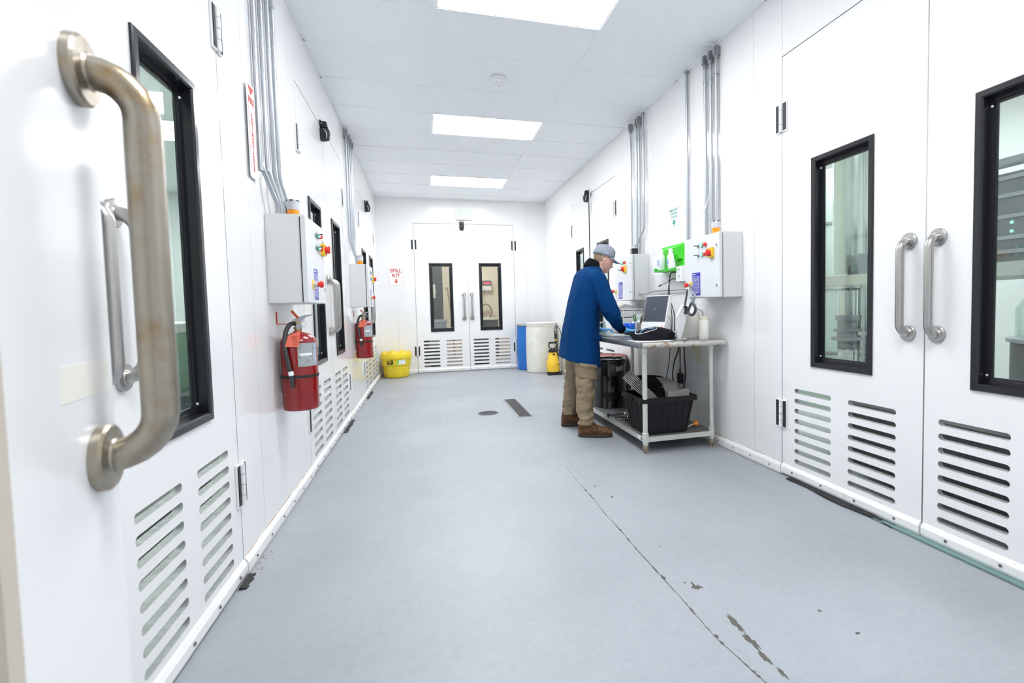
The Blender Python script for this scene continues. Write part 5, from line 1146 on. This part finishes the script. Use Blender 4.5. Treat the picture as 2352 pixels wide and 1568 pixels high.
def hand(g, wr, hc, sc=1.0, thumb=1, rr=1.0):
    d = (hc - wr).normalized(); d = Vector((d.x, d.y, -.12)).normalized(); sidev = Vector((0, 0, 1)).cross(d).normalized() * thumb; upv_ = d.cross(sidev).normalized() * thumb
    base = wr; pl = .085
    rs = []
    for t_, w2, h2 in ((-.02, .030, .024), (.0, .030, .021), (.03, .036, .017), (.07, .043, .016), (.098, .041, .013), (.104, .034, .008)):
        rs.append(ring(base + d * t_ , w2 * rr, h2 * rr, sidev, Vector((0, 0, 1)) if True else upv_, 16, 2.6))
    g.rings(rs)
    for k, (off, L_, r_) in enumerate(((.030, .068, .0088), (.011, .076, .0092), (-.010, .070, .0088), (-.029, .055, .0078))):
        b0 = base + d * .088 + sidev * off; spread = sidev * off * .25
        p = [b0 - d * .03, b0 + spread * .3, b0 + d * L_ * .42 + spread + Vector((0, 0, .008)), b0 + d * L_ * .75 + spread * 1.3 + Vector((0, 0, -.004)), b0 + d * L_ * .95 + spread * 1.4 + Vector((0, 0, -.018))]
        limb(g, p, [r_ * rr * 1.1, r_ * rr * 1.1, r_ * rr, r_ * rr * .95, r_ * rr * .75], 10, 1, 3)
    b0 = base + d * .025 + sidev * .026
    limb(g, [b0 - sidev * .012, b0 + sidev * .020 + d * .018 + Vector((0, 0, -.004)), b0 + sidev * .030 + d * .048 + Vector((0, 0, -.010)), b0 + sidev * .026 + d * .072 + Vector((0, 0, -.014))], [.016 * rr, .013 * rr, .0105 * rr, .0085 * rr], 10, 1, 3)
# --- continuous body
g = G()
q = bmesh.ops.create_uvsphere(g.bm, u_segments=72, v_segments=56, radius=1)
for v in q['verts']: v.co = HM @ headshape(v.co.copy())
limb(g, [Vector((1.47, 4.29, 1.40)), Vector((1.515, 4.285, 1.465)), Vector((1.570, 4.275, 1.53)), Vector((1.590, 4.27, 1.58))], [.075, .062, .056, .058], 22)
rs = [ring((x, y, z), a, b, (1, 0, 0), (0, 1, 0), 28, 2.3) for x, y, z, a, b in ((1.40, 4.32, .86, .10, .15), (1.40, 4.32, .95, .115, .17), (1.41, 4.315, 1.08, .10, .145), (1.44, 4.305, 1.22, .11, .16), (1.475, 4.295, 1.34, .115, .175), (1.495, 4.29, 1.41, .09, .165), (1.505, 4.288, 1.45, .06, .09))]
g.rings(rs)
limb(g, [SR + Vector((-.01, .05, 0)), SR, ER, WRr], [.055, .055, .040, .027]); limb(g, [SL + Vector((-.01, -.05, 0)), SL, EL, WL], [.055, .055, .040, .027])
limb(g, [HipR + Vector((0, 0, .03)), HipR, KR, AR + Vector((0, 0, .03)), AR - Vector((0, 0, .04))], [.09, .088, .056, .034, .030]); limb(g, [HipL + Vector((0, 0, .03)), HipL, KL, AL + Vector((0, 0, .03)), AL - Vector((0, 0, .04))], [.09, .088, .056, .034, .030])
limb(g, [AR + Vector((-.03, .0, -.05)), AR + Vector((.03, -.012, -.05)), TR + Vector((-.05, .01, .015))], [.018, .018, .014]); limb(g, [AL + Vector((-.03, 0, -.05)), AL + Vector((.03, 0, -.05)), TL + Vector((-.05, 0, .015))], [.018, .018, .014])
hand(g, WRr, HR, 1, 1, .82); hand(g, WL, HL, 1, -1, .82)
# ears
for sg in (-1, 1):
    P = [HM @ Vector((-.006 + .017 * math.cos(a) - .006 * math.sin(a), sg * (.0765 + .007 * (1 - math.cos(a)) * .5), .008 + .028 * math.sin(a))) for a in [2 * PI * k / 16 for k in range(17)]]
    g.tube(P, .0048, 8, False)
    g.tube([HM @ Vector((.004, sg * .072, .012)), HM @ Vector((-.006, sg * .0765, -.008)), HM @ Vector((0, sg * .074, -.022))], [.006, .007, .006], 8)
body = remesh(g, 'body', 'skin', person, .0042, None, 1)
# eyes, brows, mouth colour
for sg in (-1, 1):
    g = G(); g.ball((0, 0, 0), .0095, 14, (.6, 1.25, .62)); g.xf(HM @ Matrix.Translation(headshape(Vector((math.sqrt(1 - .36 ** 2 - .06 ** 2), sg * .36, .06))) + Vector((-.0035, 0, 0)))); obj('eye', g, 'eye', body)
    g = G(); g.tube([HM @ Vector((.093, sg * .012, .029)), HM @ Vector((.089, sg * .032, .034)), HM @ Vector((.076, sg * .050, .028))], [.0028, .0034, .002], 6); obj('eyebrow', g, 'hair', body)
def face(yu, zu, out=0.0):
    p = headshape(Vector((math.sqrt(max(0, 1 - yu * yu - zu * zu)), yu, zu))); return HM @ (p + Vector((out, 0, 0)))
for zz_, rr_ in ((-.455, .0026), (-.515, .0030)):
    g = G(); g.tube([face(q_, zz_ - .02 * abs(q_) * 4, -.0012) for q_ in (-.24, -.14, -.05, .05, .14, .24)], [.001, rr_ * .8, rr_, rr_, rr_ * .8, .001], 8); obj('lip', g, 'lip', body)
# hair: shell over the back and sides below the cap
bm = bmesh.new(); q = bmesh.ops.create_uvsphere(bm, u_segments=80, v_segments=64, radius=1)
for v in bm.verts:
    x, y, z = v.co
    m1 = (.12 - .30 * max(0, -z) - x) / .12 if z < .30 else (.80 - x) / .1
    m2 = (z + .50 - .62 * max(0, x + .55)) / .14
    k_ = max(-1, min(1, m1, m2)); v.co = HM @ headshape(v.co.copy(), .030 * k_ + .004 * noise.noise(v.co * 9))
me = bpy.data.meshes.new('hair'); bm.to_mesh(me); bm.free(); me.materials.append(M['hair']); me.polygons.foreach_set('use_smooth', [True] * len(me.polygons)); ho = bpy.data.objects.new('hair', me); COL.objects.link(ho); ho.parent = person
# cap
g = G(); rs = []
CT = Matrix.Rotation(R(-10), 4, 'Y')
for a_, hgt in ((0, .028), (.06, .050), (.25, .075), (.5, .102), (.75, .122), (.93, .134), (1.0, .1365)):
    k = math.sqrt(max(0, 1 - a_ ** 2.6)); rs.append([])
    for j in range(40):
        t_ = 2 * PI * j / 40; rx = (.097 if math.cos(t_) > 0 else .108) * (k * .985 + .015); ry = .089 * (k * .985 + .015)
        seam = 1 - .010 * (abs(math.cos(3 * t_)) > .985)
        rs[-1].append(HM @ (CT @ Vector((rx * seam * math.cos(t_), ry * seam * math.sin(t_), hgt))))
g.rings(rs); cap_ = obj('cap', g, 'cap', person, smooth='all')
g = G(); g.ball(tuple(HM @ (CT @ Vector((0, 0, .1375)))), .008, 10, (1, 1, .5)); obj('button', g, 'cap', cap_)
g = G(); top, bot = [], []
n = 16; inner, outer = [], []
for j in range(n + 1):
    t_ = R(-62 + 124 * j / n); inner.append(Vector((.091 * math.cos(t_), .086 * math.sin(t_), .034)))
    e_ = math.cos(t_ * 1.45) ; outer.append(Vector((.091 * math.cos(t_) + .070 * max(0, e_) ** .5, .086 * math.sin(t_) * (1 + .04 * e_), .034 - .024 * max(0, e_) ** .5 - .010 * (math.sin(t_) ** 2))))
vt = []
for dz in (.0, -.0035):
    vt.append([[g.bm.verts.new(HM @ (CT @ (inner[j].lerp(outer[j], s_ / 5) + Vector((0, 0, dz))))) for j in range(n + 1)] for s_ in range(6)])
for L_ in range(2):
    for s_ in range(5):
        for j in range(n): g.bm.faces.new((vt[L_][s_][j], vt[L_][s_][j + 1], vt[L_][s_ + 1][j + 1], vt[L_][s_ + 1][j]))
for j in range(n): g.bm.faces.new((vt[0][5][j], vt[0][5][j + 1], vt[1][5][j + 1], vt[1][5][j])); g.bm.faces.new((vt[0][0][j], vt[0][0][j + 1], vt[1][0][j + 1], vt[1][0][j]))
for s_ in range(5): g.bm.faces.new((vt[0][s_][0], vt[0][s_ + 1][0], vt[1][s_ + 1][0], vt[1][s_][0])); g.bm.faces.new((vt[0][s_][n], vt[0][s_ + 1][n], vt[1][s_ + 1][n], vt[1][s_][n]))
obj('brim', g, 'cap', cap_, smooth=True)
g = G(); g.tube([HM @ (CT @ Vector((-.108 * math.cos(a), .089 * math.sin(a), .034))) for a in [R(-55 + 110 * k / 12) for k in range(13)]], .0035, 6); obj('back_strap', g, 'capd', cap_)
g = G(); g.tube([HM @ (CT @ Vector((-.020 + .012 * k, -.0895, .050 + .001 * k))) for k in range(4)], .0012, 5); obj('stitched_mark', g, 'paper', cap_)
# --- coat
def ridge(v): return 1 - abs(noise.noise(v)) * 2.6
def wrinkle_coat(p):
    low = min(1, max(0, (1.32 - p.z) / .45)); arm = 1 if (p.y < 4.10 and p.x > 1.50 and p.z > .93) else 0
    a = .014 * noise.noise(Vector((p.x * 7, p.y * 7, p.z * 1.6)) + Vector((5, 0, 0))) * low
    a += .005 * (ridge(Vector((p.x * 6, p.y * 6, p.z * 3.2 + p.x * 5))) - .4) * (1 - arm)
    if arm:
        w_ = .35 + max(0, 1 - abs(p.z - 1.10) / .14) + .8 * max(0, 1 - abs(p.z - 1.01) / .05)
        a += .0075 * w_ * (ridge(Vector((p.x * 7 + p.z * 9, p.y * 8, p.z * 13 - p.x * 8))) - .45)
    return a + .0018 * noise.noise(p * 34)
g = G(); rs = []
for x, y, z, a, b, bk in ((1.520, 4.288, 1.558, .066, .072, 1), (1.503, 4.288, 1.535, .090, .100, 1.05), (1.488, 4.29, 1.502, .110, .145, 1.1), (1.480, 4.291, 1.465, .118, .180, 1.12), (1.476, 4.292, 1.42, .124, .200, 1.12), (1.465, 4.295, 1.34, .133, .212, 1.14), (1.445, 4.30, 1.24, .142, .212, 1.13), (1.42, 4.31, 1.12, .150, .210, 1.08), (1.405, 4.315, 1.00, .158, .215, 1.08), (1.398, 4.318, .88, .168, .225, 1.08), (1.390, 4.32, .76, .178, .236, 1.08), (1.385, 4.32, .655, .184, .243, 1.08)):
    rs.append(ring((x, y, z), a, b, (1, 0, 0), (0, 1, 0), 36, 2.3, bk))
for p in rs[-1]: p.z -= (p.x - 1.385) * .30 - .012 * math.sin(9 * p.y + 5 * p.x)
g.rings(rs)
limb(g, [SR + Vector((-.035, .10, .015)), SR + Vector((-.01, .02, .0)), (SR + ER) / 2 + Vector((-.015, 0, 0)), ER + Vector((-.010, 0, 0)), (ER + WRr) / 2 + Vector((-.004, 0, -.010)), WRr + Vector((-.034, -.004, .026))], [.085, .088, .082, .075, .061, .046], 20)
limb(g, [SL + Vector((-.035, -.10, .015)), SL + Vector((-.01, -.02, .0)), (SL + EL) / 2, EL, (EL + WL) / 2, WL + Vector((-.030, .0, .022))], [.085, .088, .082, .074, .064, .050], 20)
coat = remesh(g, 'lab_coat', 'coat', person, .0075, wrinkle_coat, 3)
g = G(); limb(g, [WRr + Vector((-.045, -.006, .036)), WRr + Vector((-.018, -.003, .012)), WRr + Vector((.004, 0, -.003))], [.043, .042, .037], 20); cuff = obj('cuff', g, 'collar', coat, smooth='all')
g = G(); limb(g, [WL + Vector((-.045, 0, .036)), WL + Vector((-.018, 0, .012)), WL + Vector((.004, 0, -.003))], [.043, .042, .037], 20); obj('cuff', g, 'collar', coat, smooth='all')
g = G(); rs = []
for c, a, b in (((1.505, 4.288, 1.520), .082, .092), ((1.510, 4.287, 1.545), .080, .086), ((1.522, 4.285, 1.570), .075, .079), ((1.536, 4.283, 1.592), .069, .073), ((1.539, 4.283, 1.597), .063, .067), ((1.532, 4.283, 1.57), .057, .060), ((1.51, 4.285, 1.52), .05, .05)):
    u = Vector((1, 0, -.58)).normalized(); rs.append(ring(c, a, b, u, (0, 1, 0), 32, 2.2))
g.rings(rs); obj('collar', g, 'collar', coat, smooth='all')
# pocket, small back mark
g = G(); g.box((-.055, -.004, -.015), (.055, .004, .018), .003); g.xf(Matrix.Translation((1.475, 4.098, .90)) @ Matrix.Rotation(R(18), 4, 'Z') @ Matrix.Rotation(R(-4), 4, 'Y')); obj('pocket_flap', g, 'coat', coat)
g = G(); 
for k, (dy, dz) in enumerate(((0, 0), (.012, .008), (.02, -.006), (-.012, .004), (-.006, .012))): g.box((-.0006, dy - .005, dz - .0012), (.0006, dy + .005, dz + .0012))
g.xf(Matrix.Translation((1.380, 4.235, 1.474)) @ Matrix.Rotation(R(-42), 4, 'Y')); mk = obj('embroidered_mark', g, 'strap', coat); mk['kind'] = 'stuff'
# --- trousers
def wrinkle_tr(p):
    k = .45 + .7 * max(0, 1 - abs(p.z - .47) / .22) + 1.1 * max(0, 1 - abs(p.z - .15) / .13)
    k *= min(1, max(.25, (p.z - .11) / .05)); a = .0085 * k * (ridge(Vector((p.x * 6 + p.z * 4, p.y * 6, p.z * 11 - p.x * 5))) - .5) + .005 * k * (ridge(Vector((p.x * 11 - p.z * 9, p.y * 9, p.z * 21)) + Vector((3, 1, 7))) - .5)
    return a + .006 * noise.noise(Vector((p.x * 9, p.y * 9, p.z * 4)))
g = G()
g.rings([ring((1.39, 4.32, z), a, b, (1, 0, 0), (0, 1, 0), 28, 2.3) for z, a, b in ((1.0, .125, .175), (.92, .13, .185), (.84, .125, .18), (.78, .10, .15))])
limb(g, [HipR + Vector((0, .01, 0)), HipR + Vector((-.0, -.02, -.16)), KR + Vector((-.008, 0, 0)), (KR + AR) / 2 + Vector((-.012, 0, -.02)), AR + Vector((-.005, 0, .075)), AR + Vector((-.004, 0, .022))], [.115, .108, .088, .080, .073, .077], 24, cap=.06)
limb(g, [HipL + Vector((0, -.01, 0)), HipL + Vector((-.0, .02, -.16)), KL + Vector((-.008, 0, 0)), (KL + AL) / 2 + Vector((-.012, 0, -.02)), AL + Vector((-.005, 0, .075)), AL + Vector((-.004, 0, .022))], [.115, .108, .088, .080, .073, .077], 24, cap=.06)
tro = remesh(g, 'trousers', 'trouser', person, .0065, wrinkle_tr, 2)
g = G(); rs = []
for z, e in ((.665, .004), (.66, .012), (.640, .012), (.636, .006), (.632, .004), (.540, .010), (.530, .002)):
    rs.append([Vector((1.387 + (.106 + e) * math.sin(a), 4.170 - (.106 + e) * math.cos(a), z - .02 * math.sin(a))) for a in [R(-46 + 92 * k / 14) for k in range(15)]] + [Vector((1.387 + .07 * math.sin(a), 4.170 - .07 * math.cos(a), z)) for a in [R(46 - 92 * k / 14) for k in range(15)]])
g.rings(rs); obj('cargo_pocket', g, 'trouser', tro)
# --- boots
def boot(A, T_, yaw):
    d = Vector((math.cos(yaw), math.sin(yaw), 0)); s_ = Vector((-d.y, d.x, 0)); h0 = Vector((A.x, A.y, 0)) - d * .082
    g = G(); rs = []
    for t_, w2, z0, z1 in ((-.006, .026, .022, .10), (.006, .038, .016, .145), (.040, .045, .016, .168), (.09, .046, .016, .166), (.128, .046, .016, .138), (.16, .048, .016, .112), (.20, .053, .016, .095), (.245, .054, .016, .088), (.278, .047, .016, .078), (.298, .033, .020, .060)):
        c = h0 + d * t_; R_ = []
        for k in range(20):
            a = 2 * PI * k / 20; ca, sa = math.cos(a), math.sin(a); m_ = (abs(ca) ** 2.8 + abs(sa) ** 2.8) ** (-1 / 2.8)
            R_.append(c + s_ * w2 * ca * m_ * (1 - .22 * max(0, sa)) + Vector((0, 0, (z0 + z1) / 2 + (z1 - z0) / 2 * sa * m_)))
        rs.append(R_)
    g.rings(rs)
    b = remesh(g, 'boot', 'boot', person, .0045, lambda p: .0028 * noise.noise(p * 26) + .0012 * noise.noise(p * 60), 2)
    def outl(e):
        o2 = []
        for k in range(36):
            a = 2 * PI * k / 36; ca, sa = math.cos(a), math.sin(a); m_ = (abs(ca) ** 2.6 + abs(sa) ** 2.6) ** (-1 / 2.6)
            o2.append((.146 + (.154 + e) * ca * m_, ((.053 if ca > .1 else .044 if ca < -.3 else .047) + e) * sa * m_))
        return o2
    rs = [[h0 + d * x + s_ * y + Vector((0, 0, z)) for x, y in outl(e)] for z, e in ((.0006, -.003), (.003, .001), (.014, .002), (.024, .002), (.030, -.001), (.032, -.006))]
    g = G(); g.rings(rs); obj('sole', g, 'sole', b)
    for k in range(4): 
        c = h0 + d * (.125 + .022 * k); z = .128 - .014 * k; g = G(); g.tube([c - s_ * .022 + Vector((0, 0, z - .006)), c + Vector((0, 0, z + .003)), c + s_ * .022 + Vector((0, 0, z - .006))], .0022, 6); obj('lace', g, 'sole', b)
    g = G(); c = h0 + d * .135 - s_ * .032; g.tube(smooth_path([c + Vector((0, 0, .125)), c + d * .012 - s_ * .012 + Vector((0, 0, .095)), c + d * .03 - s_ * .014 + Vector((0, 0, .075)), c + d * .035 - s_ * .010 + Vector((0, 0, .095)), c + Vector((0, 0, .122))]), .002, 6); obj('lace_bow', g, 'sole', b)
boot(AR + Vector((.018, 0, 0)), TR, R(-20)); boot(AL, TL, R(-3))
# --- gloves
g = G(); hand(g, WRr, HR, 1, 1, 1.0); limb(g, [WRr + Vector((-.03, 0, .016)), WRr, WRr + Vector((.03, 0, -.008))], [.032, .030, .031], 16); remesh(g, 'glove', 'glove', person, .0034, lambda p: .0012 * noise.noise(p * 60), 1)
g = G(); hand(g, WL, HL, 1, -1, 1.0); limb(g, [WL + Vector((-.03, 0, .016)), WL, WL + Vector((.03, 0, -.008))], [.032, .030, .031], 16); remesh(g, 'glove', 'glove', person, .0034, lambda p: .0012 * noise.noise(p * 60), 1)

t = empty('storage_tank', (4.55, 4.55, 0), 0, 'pale green cylindrical tank far behind the steel column', 'tank')
g = G(); g.lathe([(0, 0), (.42, 0), (.42, 2.5), (.38, 2.6), (0, 2.7)], n=40); obj('shell', g, mat('pale green tank', (.50, .60, .55), .35), t)
for z in (.6, 1.3, 2.0): g = G(); g.lathe([(.42, z), (.43, z + .005), (.43, z + .03), (.42, z + .035)], n=40); obj('hoop', g, 'galv', t)
t = empty('drive_unit', (3.75, 3.28, 0), 0, 'dark drive unit beside the steel column behind the glass', 'machine')
g = G(); g.box((-.12, -.16, .92), (.12, .16, 1.0)); obj('base_plate', g, 'darkgrey', t); g = G(); g.poly([(-.1, -.12, 1.0), (.1, -.12, 1.0), (.1, -.12, 1.12), (.0, -.12, 1.24), (-.1, -.12, 1.24)], .2, (0, 1, 0)); obj('cover', g, 'galvd', t)
g = G(); g.box((-.05, -.05, 0), (.05, .05, .92)); obj('post', g, 'cream', t)
